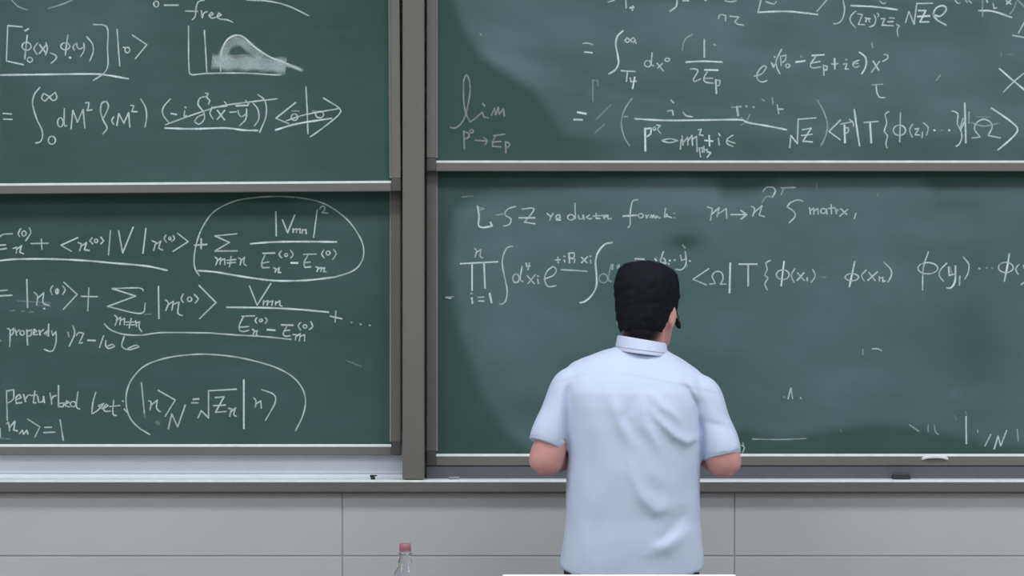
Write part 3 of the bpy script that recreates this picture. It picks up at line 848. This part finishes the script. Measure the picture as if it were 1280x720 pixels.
er = thing('felt_eraser', (X_(1127, 9.0), 9.005, zt), 'small dark felt eraser standing in the tray under the right board', 'eraser')
ex = X_(1127, 9.0)
box('felt_pad', (ex - 0.026, 8.996, zt), (ex + 0.026, 9.026, zt + 0.011), FELT, er, 0.003, 2)
box('eraser_back', (ex - 0.024, 8.998, zt + 0.011), (ex + 0.024, 9.024, zt + 0.017), ERBACK, er, 0.003, 2)

clip = thing('clip', (X_(466, 9.0), 9.0, zt), 'small black clip on the left tray beside the middle post', 'clip')
cx = X_(466, 9.0)
bm = bmesh.new(); add_box(bm, (cx - 0.006, 8.99, zt), (cx + 0.007, 9.008, zt + 0.007), 0.002, 2)
bm_obj('clip_base', bm, BLACKP, clip)
bm = bmesh.new(); add_box(bm, (cx - 0.008, 8.993, zt + 0.0065), (cx + 0.005, 9.005, zt + 0.013), 0.002, 2)
bm_obj('clip_jaw', bm, BLACKP, clip)
bm = bmesh.new(); add_box(bm, (cx + 0.003, 8.996, zt + 0.009), (cx + 0.012, 9.002, zt + 0.0125), 0.001, 1)
bm_obj('clip_lever', bm, BLACKP, clip)

# ------------------------------------------------------------------ the lecturer
PD = 8.30
def PX(px): return (px - 640) * PD / F
def PZ(py): return CAM_Z - (py - 360) * PD / F
TY = 8.38                                    # torso centre depth

person = thing('person', (0.32, TY, 0.0), 'lecturer in pale blue short sleeved shirt facing the chalkboard, seen from behind', 'person')

def torso_rings(grow=0.0, zlo=-1):
    #   py   left  right  half-depth  centre-y   power
    T = [(722, 700, 882, 0.128, -0.004, 2.5), (700, 703, 881, 0.128, -0.002, 2.5), (675, 706, 879, 0.128, 0.000, 2.5), (650, 707.5, 877, 0.126, 0.002, 2.5), (610, 709, 877, 0.122, 0.000, 2.5),
         (570, 709.5, 878, 0.118, -0.004, 2.5), (535, 708, 880, 0.117, -0.006, 2.5), (510, 706, 882, 0.115, -0.004, 2.5), (492, 703, 885, 0.111, 0.002, 2.5),
         (478, 703, 887, 0.103, 0.010, 2.4), (467, 707, 884, 0.094, 0.018, 2.3), (459, 715, 876, 0.085, 0.026, 2.2), (452, 729, 864, 0.077, 0.033, 2.1),
         (445, 747, 852, 0.069, 0.039, 2.0), (438, 770, 838, 0.060, 0.044, 2.0), (431, 779, 831, 0.054, 0.047, 2.0)]
    out = []
    for py, l, r, hd, cy, p in T:
        a = (PX(r) - PX(l)) / 2 + grow
        # shoulders slope down to the right: shear rings slightly
        sh = 0.0 if py > 500 else min(1, (500 - py) / 40.0) * 0.055
        ring = sell((PX(l) + PX(r)) / 2, TY + cy, PZ(py), a, hd + grow, p, 56)
        c = (PX(l) + PX(r)) / 2
        up = 0.026 if py == 722 else 0.012 if py == 700 else 0.0       # shirt tail: hem rises at the sides
        out.append([(x, y, z - sh * (x - c) + up * abs((x - c) / a) ** 8) for x, y, z in ring])
    return out

def vx(px, py, y): return Vector((PX(px), y, PZ(py)))
L_SH, L_EL, L_WR = vx(712, 482, 8.375), vx(683.5, 574, 8.345), Vector((0.175, 8.575, 1.150))
R_SH, R_EL, R_WR = vx(880, 492, 8.375), vx(906, 576, 8.345), Vector((0.495, 8.575, 1.165))

# shirt
S = Soup()
S.add(loft(torso_rings()))
S.add(tube([(vx(735, 476, 8.395), 0.022, 0.036), (vx(723, 479, 8.392), 0.042, 0.056), (vx(713, 487, 8.385), 0.052, 0.062), (vx(699, 520, 8.372), 0.0495, 0.058), (vx(689, 542, 8.358), 0.0505, 0.056), (vx(683.5, 556, 8.352), 0.0505, 0.055)], 28, Vector((0, 1, 0)), 5))
S.add(tube([(vx(856, 486, 8.395), 0.022, 0.036), (vx(868, 488, 8.392), 0.042, 0.056), (vx(879, 496, 8.385), 0.054, 0.062), (vx(892, 530, 8.372), 0.0505, 0.058), (vx(901, 555, 8.358), 0.0515, 0.056), (vx(904.5, 571, 8.352), 0.0515, 0.055)], 28, Vector((0, 1, 0)), 5))
me = S.remesh(0.005, 10)
n = len(me.vertices)
co = np.empty(n * 3); me.vertices.foreach_get('co', co); co = co.reshape(-1, 3)
nr = np.empty(n * 3); me.vertices.foreach_get('normal', nr); nr = nr.reshape(-1, 3)
px = 640 + co[:, 0] * F / PD; py = 360 - (co[:, 2] - CAM_Z) * F / PD
back = sm(-nr[:, 1], -0.1, 0.4)
disp = np.zeros(n)
def seg_d(ax, ay, bx, by):
    dx, dy = bx - ax, by - ay
    t = np.clip(((px - ax) * dx + (py - ay) * dy) / (dx * dx + dy * dy), 0, 1)
    ex, ey = px - ax - t * dx, py - ay - t * dy
    sgn = np.sign(dx * ey - dy * ex)
    return np.hypot(ex, ey), sgn, t
def fold(pts, amp, wid, skew=0.0):
    """ridge (amp>0) or crease (amp<0) along a polyline, in pixels of the back view; amp in metres"""
    best = np.full(n, 1e9); sg = np.zeros(n); tt = np.zeros(n)
    k = len(pts) - 1
    for i in range(k):
        d, s_, t = seg_d(*pts[i], *pts[i + 1])
        m = d < best
        best = np.where(m, d, best); sg = np.where(m, s_, sg); tt = np.where(m, (i + t) / k, tt)
    w_ = wid * np.where(sg > 0, 1 + skew, 1 - skew)
    taper = np.sin(np.pi * np.clip(tt * 0.86 + 0.07, 0, 1)) ** 0.6
    return amp * np.exp(-(best / w_) ** 2) * taper
for pts, a, wd, sk in [
    ([(815, 492), (830, 508), (847, 523)], 0.0085, 6, 0.3),
    ([(818, 520), (842, 545), (858, 553), (872, 548)], 0.011, 6, -0.4),
    ([(803, 498), (806, 530), (820, 556)], 0.0075, 6, 0.3),
    ([(770, 505), (775, 530), (784, 550)], 0.006, 7, 0),
    ([(758, 480), (770, 520)], 0.0035, 8, 0),
    ([(788, 590), (802, 620), (818, 636), (838, 634)], 0.0095, 11, -0.3),
    ([(815, 686), (832, 680), (858, 664)], 0.008, 9, 0.2),
    ([(826, 675), (845, 652), (860, 640)], -0.005, 7, 0),
    ([(790, 500), (782, 520), (795, 545)], -0.005, 7, 0),
    ([(857, 483), (872, 505), (877, 540)], -0.013, 4.5, 0.3),
    ([(862, 478), (884, 500), (893, 530)], 0.004, 7, 0),
    ([(877, 525), (879, 572)], -0.014, 4, 0),
    ([(711, 488), (708, 520), (708, 560)], -0.013, 4.5, 0),
    ([(727, 470), (712, 485), (708, 500)], -0.004, 5, 0),
    ([(735, 475), (722, 500), (716, 540)], 0.003, 9, 0),
    ([(884, 528), (905, 533), (920, 545)], -0.004, 5, 0.2),
    ([(918, 540), (924, 552), (918, 566)], 0.004, 4, 0),
    ([(850, 560), (858, 600), (852, 650)], -0.003, 14, 0),
    ([(720, 640), (730, 680), (724, 712)], 0.003, 10, 0),
    ([(760, 560), (752, 620), (762, 690)], 0.0025, 16, 0),
    ([(800, 560), (812, 590), (840, 610)], 0.003, 10, 0)]:
    disp += fold(pts, a, wd, sk)
# yoke seam: cloth above it lies one layer higher
yk = np.interp(px, [695, 727, 745, 785, 830, 855, 900], [478, 470, 465, 468, 477, 482, 492])
disp += 0.0018 * sm(yk - py, -2.5, 2.5) - 0.0006 * np.exp(-((py - yk - 1.0) / 1.6) ** 2)
co[:, 1] -= disp * back
# light crumple everywhere
for i in range(n):
    p = Vector(co[i])
    k = mnoise.noise(p * 9.0) * 0.0040 + mnoise.noise(Vector((p.x * 22, p.y * 22, p.z * 12))) * 0.0016
    co[i] += nr[i] * k
me.vertices.foreach_set('co', co.ravel()); me.update()
shirt = link('shirt', me, SHIRT, person, True)
shirt['label'] = 'pale blue short sleeved shirt, untucked'

# collar: stand-and-fall band round the neck
def collar_ring(rx, ry, pyl, pyr, dy=0.0):
    cx = PX(804.5); out = []
    for i in range(56):
        t = 2 * math.pi * i / 56
        x = rx * math.cos(t); y = ry * math.sin(t)
        f_ = (x / rx + 1) / 2
        z = PZ(pyl * (1 - f_) + pyr * f_)
        z -= 0.020 * max(0, math.sin(t)) ** 1.5          # dips at the throat
        out.append((cx + x, TY + 0.040 + dy + y, z))
    return out
R = [collar_ring(0.056, 0.060, 430, 440), collar_ring(0.0585, 0.0625, 420.5, 430.5), collar_ring(0.0625, 0.0665, 419.5, 429.5), collar_ring(0.0655, 0.0695, 422, 432),
     collar_ring(0.0690, 0.079, 431, 440), collar_ring(0.0715, 0.086, 437.5, 446), collar_ring(0.0710, 0.0865, 439, 447.5), collar_ring(0.066, 0.076, 439, 447.5)]
vs, fs = loft(R, cap=False)
m_ = len(R[0])
fs += [((len(R) - 1) * m_ + i, (len(R) - 1) * m_ + (i + 1) % m_, (i + 1) % m_, i) for i in range(m_)]
vf_obj('collar', vs, fs, COLLAR, person, True)
# stitched seam line on the collar
R2 = [collar_ring(0.0702, 0.0820, 433.4, 442.0), collar_ring(0.0708, 0.0834, 434.0, 442.6), collar_ring(0.0706, 0.0832, 434.5, 443.1)]
vf_obj('collar_seam', *loft(R2, cap=False), mat('seam_thread', (0.36, 0.39, 0.52), 0.9, 0.1), person, True)
# sleeve hems
def hem(c, axis, ra, rb, name='sleeve_hem'):
    a = axis.normalized()
    path = [(c - a * 0.020, ra + 0.0005, rb + 0.0005), (c - a * 0.016, ra + 0.0012, rb + 0.0012), (c + a * 0.001, ra + 0.0012, rb + 0.0012), (c + a * 0.003, ra - 0.001, rb - 0.001)]
    vs, fs = tube(path, 36, Vector((0, 1, 0)))
    vf_obj(name, vs, fs, SHIRT, person, True)
hem(vx(683.5, 556, 8.352), vx(683.5, 556, 8.352) - vx(689, 542, 8.358), 0.0475, 0.052)
hem(vx(904.5, 571, 8.352), vx(904.5, 571, 8.352) - vx(901, 555, 8.358), 0.0485, 0.052)

# head frame: yaw a little to the right, pitched slightly forward
HC = Vector((PX(811), 8.445, PZ(386)))
HM = Matrix.Translation(HC) @ Matrix.Rotation(math.radians(-20), 4, 'Z') @ Matrix.Rotation(math.radians(-9), 4, 'X')
HEAD = [(-0.118, 0.020, 0.065, 0.018), (-0.107, 0.038, 0.056, 0.036), (-0.085, 0.054, 0.036, 0.060), (-0.05, 0.065, 0.015, 0.080), (-0.02, 0.070, 0.005, 0.090),
        (0.01, 0.073, 0.0, 0.095), (0.05, 0.075, -0.003, 0.096), (0.08, 0.069, -0.005, 0.087), (0.10, 0.054, -0.005, 0.068), (0.111, 0.035, -0.005, 0.045), (0.116, 0.012, -0.005, 0.015)]
B = Soup()
B.add(loft([sell(0, cy, z, w_, d_, 2.15, 36) for z, w_, cy, d_ in HEAD]), HM)
B.add(ellipsoid((0, 0.097, -0.032), (0.015, 0.017, 0.014)), HM)                     # nose tip
B.add(tube([(Vector((0, 0.088, 0.015)), 0.008, 0.008), (Vector((0, 0.097, -0.010)), 0.010, 0.010), (Vector((0, 0.104, -0.030)), 0.013, 0.011)], 12), HM)
B.add(ellipsoid((0, 0.078, 0.022), (0.050, 0.020, 0.010)), HM)                      # brow
for s_ in (-1, 1):
    er_m = Matrix.Rotation(s_ * math.radians(-22), 3, 'Z')
    B.add(ellipsoid((s_ * 0.0745, -0.006, -0.020), (0.0070, 0.017, 0.030), er_m), HM)  # ears
    B.add(ellipsoid((s_ * 0.072, 0.0, -0.045), (0.006, 0.009, 0.010)), HM)            # lobes
NB = Vector((PX(803), 8.410, PZ(470)))
B.add(tube([(HM @ Vector((0, -0.012, -0.035)), 0.057, 0.060), (HM @ Vector((0, -0.008, -0.085)), 0.055, 0.056), (Vector((PX(807), 8.420, PZ(432))), 0.054, 0.056), (NB, 0.060, 0.056), (Vector((PX(800), 8.395, PZ(500))), 0.07, 0.06)], 28, Vector((0, 1, 0))))
B.add(loft(torso_rings(-0.032)[:-4]))
for SHp, EL, WR, s_ in ((L_SH, L_EL, L_WR, 1), (R_SH, R_EL, R_WR, -1)):
    mid = SHp.lerp(EL, 0.55)
    d = (EL - SHp).normalized(); fd = (WR - EL).normalized()
    B.add(tube([(SHp + d * 0.03 + Vector((0, 0.015, 0)), 0.022, 0.024), (SHp + d * 0.06 + Vector((0, 0.010, 0)), 0.028, 0.030), (mid, 0.031, 0.032), (EL - d * 0.035, 0.044, 0.042), (EL - d * 0.005, 0.0465, 0.042), (EL + d * 0.020, 0.043, 0.036), (EL + d * 0.036, 0.032, 0.026), (EL + d * 0.043, 0.014, 0.012)], 26, Vector((0, 1, 0)), 5))
    B.add(ellipsoid(EL + d * 0.026 - Vector((0, 0.004, 0)), (0.022, 0.024, 0.022)))     # point of the elbow
    B.add(tube([(EL - fd * 0.012, 0.034, 0.036), (EL + fd * 0.05, 0.044, 0.044), (EL.lerp(WR, 0.45), 0.040, 0.040), (EL.lerp(WR, 0.8), 0.030, 0.027), (WR, 0.028, 0.021), (WR + fd * 0.015, 0.028, 0.020)], 22, Vector((0, 0, 1)), 4))
    # hand
    hd = (fd + Vector((s_ * 0.30, 0, 0.05))).normalized()
    thumb = Vector((s_ * 0.9, -0.2, 0.45)); thumb = (thumb - hd * thumb.dot(hd)).normalized()
    bk = (thumb.cross(hd) * (1 if s_ > 0 else -1)).normalized()
    Mh = Matrix(((thumb.x, hd.x, bk.x, WR.x), (thumb.y, hd.y, bk.y, WR.y), (thumb.z, hd.z, bk.z, WR.z), (0, 0, 0, 1)))
    B.add(tube([(Vector((0, -0.005, 0)), 0.027, 0.020), (Vector((0, 0.025, 0)), 0.034, 0.017), (Vector((0, 0.06, 0)), 0.041, 0.0155), (Vector((0, 0.088, -0.002)), 0.040, 0.0125), (Vector((0, 0.096, -0.003)), 0.034, 0.008)], 22), Mh)
    for q, (fx, ln, r0) in enumerate(((0.030, 0.072, 0.0090), (0.0105, 0.080, 0.0092), (-0.0095, 0.074, 0.0088), (-0.029, 0.058, 0.0080))):
        p = Vector((fx, 0.084 - abs(fx) * 0.15, -0.001)); ang = math.radians(-18); spread = fx * 1.6
        path = [(p, r0 * 1.08, r0 * 1.08)]
        for frac, bend in ((0.46, -28), (0.30, -34), (0.24, -20)):
            dv = Vector((spread * math.cos(ang), math.cos(ang), math.sin(ang))).normalized()
            p = p + dv * ln * frac
            r0 *= 0.93
            path.append((p, r0, r0)); ang += math.radians(bend)
        path.append((p + dv * 0.004, r0 * 0.55, r0 * 0.55))
        B.add(tube(path, 14, Vector((1, 0, 0))), Mh)
    p = Vector((0.024, 0.022, -0.004)); path = [(p, 0.015, 0.013)]
    for dv, ln, r0 in ((Vector((0.72, 0.66, -0.18)), 0.040, 0.0115), (Vector((0.42, 0.85, -0.28)), 0.034, 0.0100), (Vector((0.22, 0.9, -0.35)), 0.024, 0.0085)):
        p = p + dv.normalized() * ln; path.append((p, r0, r0))
    path.append((p + dv.normalized() * 0.004, 0.005, 0.005))
    B.add(tube(path, 14, Vector((0, 0, 1))), Mh)
# hips and legs under the trousers keep the body whole
hipz = 0.86
B.add(loft([sell(PX(791), TY + 0.01, z, a, b, 2.2, 40) for z, a, b in ((0.74, 0.14, 0.10), (0.80, 0.155, 0.105), (0.92, 0.16, 0.105), (1.02, 0.155, 0.10))]))
for s_ in (-1, 1):
    x0 = PX(791) + s_ * 0.085
    B.add(tube([(Vector((x0, TY + 0.01, 0.84)), 0.075, 0.08), (Vector((x0 + s_ * 0.01, TY, 0.60)), 0.065, 0.068), (Vector((x0 + s_ * 0.015, TY + 0.005, 0.46)), 0.052, 0.055), (Vector((x0 + s_ * 0.018, TY - 0.015, 0.32)), 0.050, 0.054), (Vector((x0 + s_ * 0.02, TY - 0.01, 0.10)), 0.034, 0.036), (Vector((x0 + s_ * 0.02, TY, 0.05)), 0.034, 0.04)], 20, Vector((0, 1, 0))))
me = B.remesh(0.0042, 4)
body = link('body', me, SKIN, person, True)

# eyes, lips
def head_part(name, vf, m, smooth=True):
    return vf_obj(name, [tuple(HM @ Vector(p)) for p in vf[0]], vf[1], m, person, smooth)
for s_ in (-1, 1):
    head_part('eye', ellipsoid((s_ * 0.031, 0.0835, 0.002), (0.011, 0.009, 0.006)), EYEW)
    head_part('eyebrow', tube([(Vector((s_ * 0.014, 0.097, 0.020)), 0.003, 0.003), (Vector((s_ * 0.032, 0.092, 0.025)), 0.004, 0.004), (Vector((s_ * 0.052, 0.076, 0.021)), 0.002, 0.002)], 8), HAIRM)
head_part('mouth', tube([(Vector((-0.023, 0.083, -0.066)), 0.003, 0.003), (Vector((0, 0.094, -0.065)), 0.006, 0.007), (Vector((0.023, 0.083, -0.066)), 0.003, 0.003)], 10), LIPS)

# hair: a thick close-cropped shell over crown, sides and nape
HAIR = [(-0.070, 0.0600, -0.008, 0.072), (-0.062, 0.0640, -0.006, 0.080), (-0.050, 0.0680, -0.003, 0.087), (-0.035, 0.0720, -0.001, 0.093), (-0.015, 0.0760, 0.0, 0.097), (0.005, 0.0790, 0.0, 0.100), (0.025, 0.0810, -0.001, 0.102), (0.05, 0.0820, -0.002, 0.103),
        (0.075, 0.0800, -0.003, 0.099), (0.095, 0.0735, -0.004, 0.090), (0.110, 0.0610, -0.004, 0.075), (0.119, 0.0430, -0.004, 0.053), (0.123, 0.018, -0.004, 0.022)]
rings = []
NA = 72
def interp_ring(tab, z):
    zs = [r[0] for r in tab]
    return [np.interp(z, zs, [r[k] for r in tab]) for k in (1, 2, 3)]
zs = list(np.linspace(-0.070, 0.10, 38)) + list(np.linspace(0.103, 0.123, 10))
hv, hf = [], []
for z in zs:
    a, cy, b = interp_ring(HAIR, z)
    rings.append(sell(0, cy, z, a, b, 2.45, NA))
for r in rings: hv += r
def hair_ok(p):
    x, y, z = p
    if z > 0.072: return True
    if z > 0.035: return y < 0.070 - (0.072 - z) * 0.6
    if z > -0.012: return y < 0.036 if abs(x) > 0.04 else False or y < 0.036
    if z > -0.034: return y < -0.024                # behind the ears
    return y < -0.026 - (-0.034 - z) * 0.25
for k in range(len(rings) - 1):
    for i in range(NA):
        j = (i + 1) % NA
        ids = (k * NA + i, k * NA + j, (k + 1) * NA + j, (k + 1) * NA + i)
        c = [sum(hv[q][t] for q in ids) / 4 for t in range(3)]
        if hair_ok(c): hf.append(ids)
hf.append(tuple(range((len(rings) - 1) * NA, len(rings) * NA)))
bm = bmesh.new()
bv = [bm.verts.new(p) for p in hv]
for f_ in hf: bm.faces.new([bv[i] for i in f_])
bmesh.ops.delete(bm, geom=[v for v in bm.verts if not v.link_faces], context='VERTS')
bmesh.ops.recalc_face_normals(bm, faces=bm.faces)
bm.normal_update()
for v in bm.verts:
    k = mnoise.noise(v.co * 70) * 0.0028 + mnoise.noise(v.co * 25) * 0.002
    v.co += v.normal * k
r = bmesh.ops.solidify(bm, geom=bm.faces[:], thickness=0.004)
for v in bm.verts: v.co = HM @ v.co
bm_obj('hair', bm, HAIRM, person, True)

# close-shaved nape below the hair
def fade_mat():
    m = bpy.data.materials.new('nape_stubble'); m.use_nodes = True
    b = m.node_tree.nodes['Principled BSDF']
    b.inputs['Roughness'].default_value = 0.9; b.inputs['Specular IOR Level'].default_value = 0.05
    nt = m.node_tree
    tc = nt.nodes.new('ShaderNodeTexCoord'); sx = nt.nodes.new('ShaderNodeSeparateXYZ')
    nt.links.new(tc.outputs['Generated'], sx.inputs[0])
    nn = nt.nodes.new('ShaderNodeTexNoise'); nn.inputs['Scale'].default_value = 25
    nt.links.new(tc.outputs['Generated'], nn.inputs['Vector'])
    ad = nt.nodes.new('ShaderNodeMath'); ad.operation = 'MULTIPLY_ADD'; ad.inputs[1].default_value = 0.35; 
    nt.links.new(nn.outputs['Fac'], ad.inputs[0]); nt.links.new(sx.outputs['Z'], ad.inputs[2])
    r = nt.nodes.new('ShaderNodeMapRange'); r.inputs['From Min'].default_value = 0.30; r.inputs['From Max'].default_value = 0.95
    nt.links.new(ad.outputs[0], r.inputs['Value'])
    mx = nt.nodes.new('ShaderNodeMix'); mx.data_type = 'RGBA'
    mx.inputs[6].default_value = (0.016, 0.013, 0.014, 1); mx.inputs[7].default_value = (0.012, 0.012, 0.016, 1)
    nt.links.new(r.outputs[0], mx.inputs[0]); nt.links.new(mx.outputs[2], b.inputs['Base Color'])
    # hairs thin out towards the sides: coverage falls off across the nape
    c1 = nt.nodes.new('ShaderNodeMath'); c1.operation = 'PINGPONG'; c1.inputs[1].default_value = 0.5
    nt.links.new(sx.outputs['X'], c1.inputs[0])
    c2 = nt.nodes.new('ShaderNodeMapRange'); c2.inputs['From Min'].default_value = 0.0; c2.inputs['From Max'].default_value = 0.32
    nt.links.new(c1.outputs[0], c2.inputs['Value'])
    r.inputs['From Min'].default_value = 0.18; r.inputs['From Max'].default_value = 0.80; r.inputs['To Max'].default_value = 0.9
    c3 = nt.nodes.new('ShaderNodeMath'); c3.operation = 'MULTIPLY'
    nt.links.new(c2.outputs[0], c3.inputs[0]); nt.links.new(r.outputs[0], c3.inputs[1])
    nt.links.new(c3.outputs[0], b.inputs['Alpha'])
    return m
rings = []
for z, rr in ((-0.108, -0.001), (-0.096, 0.0004), (-0.082, 0.0010), (-0.066, 0.0010)):
    ring = []
    for i in range(33):
        t = math.radians(200 + 140 * i / 32)
        q = max(0.0, (z + 0.10) / 0.065)
        a = 0.0575 + 0.010 * q + rr; b = 0.0600 + 0.029 * q ** 1.3 + rr
        ring.append((a * math.cos(t), -0.010 + 0.006 * q + b * math.sin(t), z))
    rings.append(ring)
hv = [p for r in rings for p in r]; hf = []
for k in range(3):
    for i in range(32): hf.append((k * 33 + i, k * 33 + i + 1, (k + 1) * 33 + i + 1, (k + 1) * 33 + i))
bm = bmesh.new(); bv = [bm.verts.new(HM @ Vector(p)) for p in hv]
for f_ in hf: bm.faces.new([bv[i] for i in f_])
bmesh.ops.recalc_face_normals(bm, faces=bm.faces)
bmesh.ops.solidify(bm, geom=bm.faces[:], thickness=0.003)
bm_obj('nape_stubble', bm, fade_mat(), person, True)

# headset microphone by the right cheek
mp = Vector((PX(851.5), 8.48, PZ(405)))
mic = vf_obj('microphone', *ellipsoid(mp, (0.0075, 0.010, 0.016), Matrix.Rotation(-0.4, 3, 'Y')), FOAM, person, True)
e0 = HM @ Vector((0.076, -0.004, 0.012))
vs, fs = tube([(e0, 0.0015, 0.0015), (HM @ Vector((0.082, 0.030, -0.020)), 0.0015, 0.0015), (mp, 0.0015, 0.0015)], 8)
vf_obj('microphone_boom', vs, fs, BLACKP, mic, True)

# trousers and shoes
T = Soup()
cxp = PX(791)
T.add(loft([sell(cxp, TY + 0.01, z, a, b, 2.3, 40) for z, a, b in ((0.72, 0.150, 0.112), (0.78, 0.176, 0.118), (0.86, 0.181, 0.120), (0.95, 0.172, 0.114), (1.00, 0.168, 0.110))]))
for s_ in (-1, 1):
    x0 = cxp + s_ * 0.088
    T.add(tube([(Vector((x0, TY + 0.01, 0.85)), 0.088, 0.100), (Vector((x0 + s_ * 0.008, TY + 0.004, 0.62)), 0.082, 0.090), (Vector((x0 + s_ * 0.014, TY + 0.004, 0.45)), 0.072, 0.078), (Vector((x0 + s_ * 0.018, TY - 0.004, 0.25)), 0.066, 0.072), (Vector((x0 + s_ * 0.02, TY, 0.06)), 0.064, 0.072), (Vector((x0 + s_ * 0.02, TY, 0.035)), 0.064, 0.074)], 28, Vector((0, 1, 0))))
me = T.remesh(0.008, 4)
n = len(me.vertices)
for v in me.vertices:
    k = mnoise.noise(Vector((v.co.x * 10, v.co.y * 10, v.co.z * 5))) * 0.004
    v.co += v.normal * k
tr = link('trousers', me, TROUS, person, True)
tr['label'] = 'dark trousers showing below the shirt hem'
for s_ in (-1, 1):
    x0 = cxp + s_ * 0.108
    prof = [(-0.10, 0.030, 0.055), (-0.07, 0.040, 0.075), (-0.02, 0.043, 0.082), (0.04, 0.045, 0.070), (0.10, 0.048, 0.052), (0.15, 0.044, 0.045), (0.175, 0.028, 0.034)]
    rings = []
    for y, a, h in prof:
        ring = []
        for i in range(20):
            t = 2 * math.pi * i / 20
            ring.append((x0 + a * math.cos(t), TY + y, max(0.012, h * 0.5 + h * 0.5 * math.sin(t))))
        rings.append(ring)
    sh = vf_obj('shoe', *loft(rings), SHOE, person, True)
    box('sole', (x0 - 0.044, TY - 0.10, 0.0), (x0 + 0.044, TY + 0.165, 0.014), BLACKP, sh, 0.006, 2)

# ------------------------------------------------------------------ lecturer's desk with bottle and monitor
DZ = 0.752
dx0, dx1, dy0, dy1 = -0.62, 0.78, 7.52, 8.09
desk = thing('lecture_desk', ((dx0 + dx1) / 2, (dy0 + dy1) / 2, 0), 'low lecture desk in front of the lecturer carrying the water bottle', 'desk')
box('desk_top', (dx0, dy0, DZ - 0.03), (dx1, dy1, DZ), DESKM, desk, 0.004, 2)
box('front_panel', (dx0 + 0.04, dy0 + 0.05, 0.08), (dx1 - 0.04, dy0 + 0.07, DZ - 0.03), DESKG, desk, 0.002)
for xa in (dx0 + 0.03, dx1 - 0.05):
    box('side_panel', (xa, dy0 + 0.04, 0.0), (xa + 0.02, dy1 - 0.04, DZ - 0.03), DESKG, desk, 0.002)

# monitor lying tilted back on the desk, its white back towards the class
MD = 7.85
mx0, mx1 = (628 - 640) * MD / F, (920 - 640) * MD / F
mz = CAM_Z - (717.6 - 360) * MD / F
mon = thing('monitor', ((mx0 + mx1) / 2, 7.95, DZ), 'white backed monitor tilted on the lecture desk, only its top edge showing', 'monitor')
dirn = Vector((0, 0.19, DZ + 0.030 - mz)); ln = dirn.length; dn = dirn.normalized(); nrm = Vector((0, -dn.z, dn.y)); 
nrm = Vector((0, dn.z, -dn.y))
if nrm.z > 0: nrm = -nrm                                    # underside normal (towards desk)
top0 = Vector((0, MD, mz))
def slab(name, x0, x1, s0, s1, t0, t1, m, parent):
    bm = bmesh.new(); add_box(bm, (x0, s0, t0), (x1, s1, t1), 0.003, 2)
    for v in bm.verts:
        v.co = Vector((v.co.x, 0, 0)) + top0 + dn * v.co.y + nrm * v.co.z
    return bm_obj(name, bm, m, parent)
slab('monitor_shell', mx0, mx1, 0.0, ln, 0.0, 0.022, MONW, mon)
slab('screen', mx0 + 0.012, mx1 - 0.012, 0.012, ln - 0.015, -0.0012, 0.002, SCREEN, mon)
xm = (mx0 + mx1) / 2
prism('stand_wedge', [(7.875, DZ), (8.04, DZ), (8.04, DZ + 0.012), (7.915, mz - 0.062), (7.875, mz - 0.040)], xm - 0.09, xm + 0.09, MONW, mon)

# water bottle
BD = 7.90
bx = (506.5 - 640) * BD / F
btop = CAM_Z - (679.5 - 360) * BD / F
bot = thing('water_bottle', (bx, BD, DZ), 'clear plastic water bottle with a dark red cap on the lecture desk', 'bottle')
def lathe(name, prof, m, parent, n=28, ribs=0):
    rings = []
    for z, r in prof:
        rings.append([(bx + r * (1 + (0.03 if ribs and i % 2 else 0)) * math.cos(2 * math.pi * i / n), BD + r * (1 + (0.03 if ribs and i % 2 else 0)) * math.sin(2 * math.pi * i / n), z) for i in range(n)])
    return vf_obj(name, *loft(rings), m, parent, True)
H = btop - DZ
z0 = DZ
lathe('bottle_body', [(z0, 0.024), (z0 + 0.004, 0.029), (z0 + 0.02, 0.0305), (z0 + 0.035, 0.029), (z0 + 0.05, 0.0305), (z0 + 0.11, 0.0305), (z0 + 0.125, 0.0295), (btop - 0.085, 0.0300), (btop - 0.068, 0.0250), (btop - 0.050, 0.0185), (btop - 0.036, 0.0142), (btop - 0.030, 0.0130), (btop - 0.027, 0.0130), (btop - 0.0265, 0.0165), (btop - 0.0240, 0.0165), (btop - 0.0235, 0.0128), (btop - 0.004, 0.0125)], PET, bot)
lathe('bottle_cap', [(btop - 0.0190, 0.0140), (btop - 0.0175, 0.0147), (btop - 0.0165, 0.0147), (btop - 0.016, 0.0142), (btop - 0.0150, 0.0147), (btop - 0.002, 0.0141), (btop, 0.0122)], CAPM, bot, 48, 1)
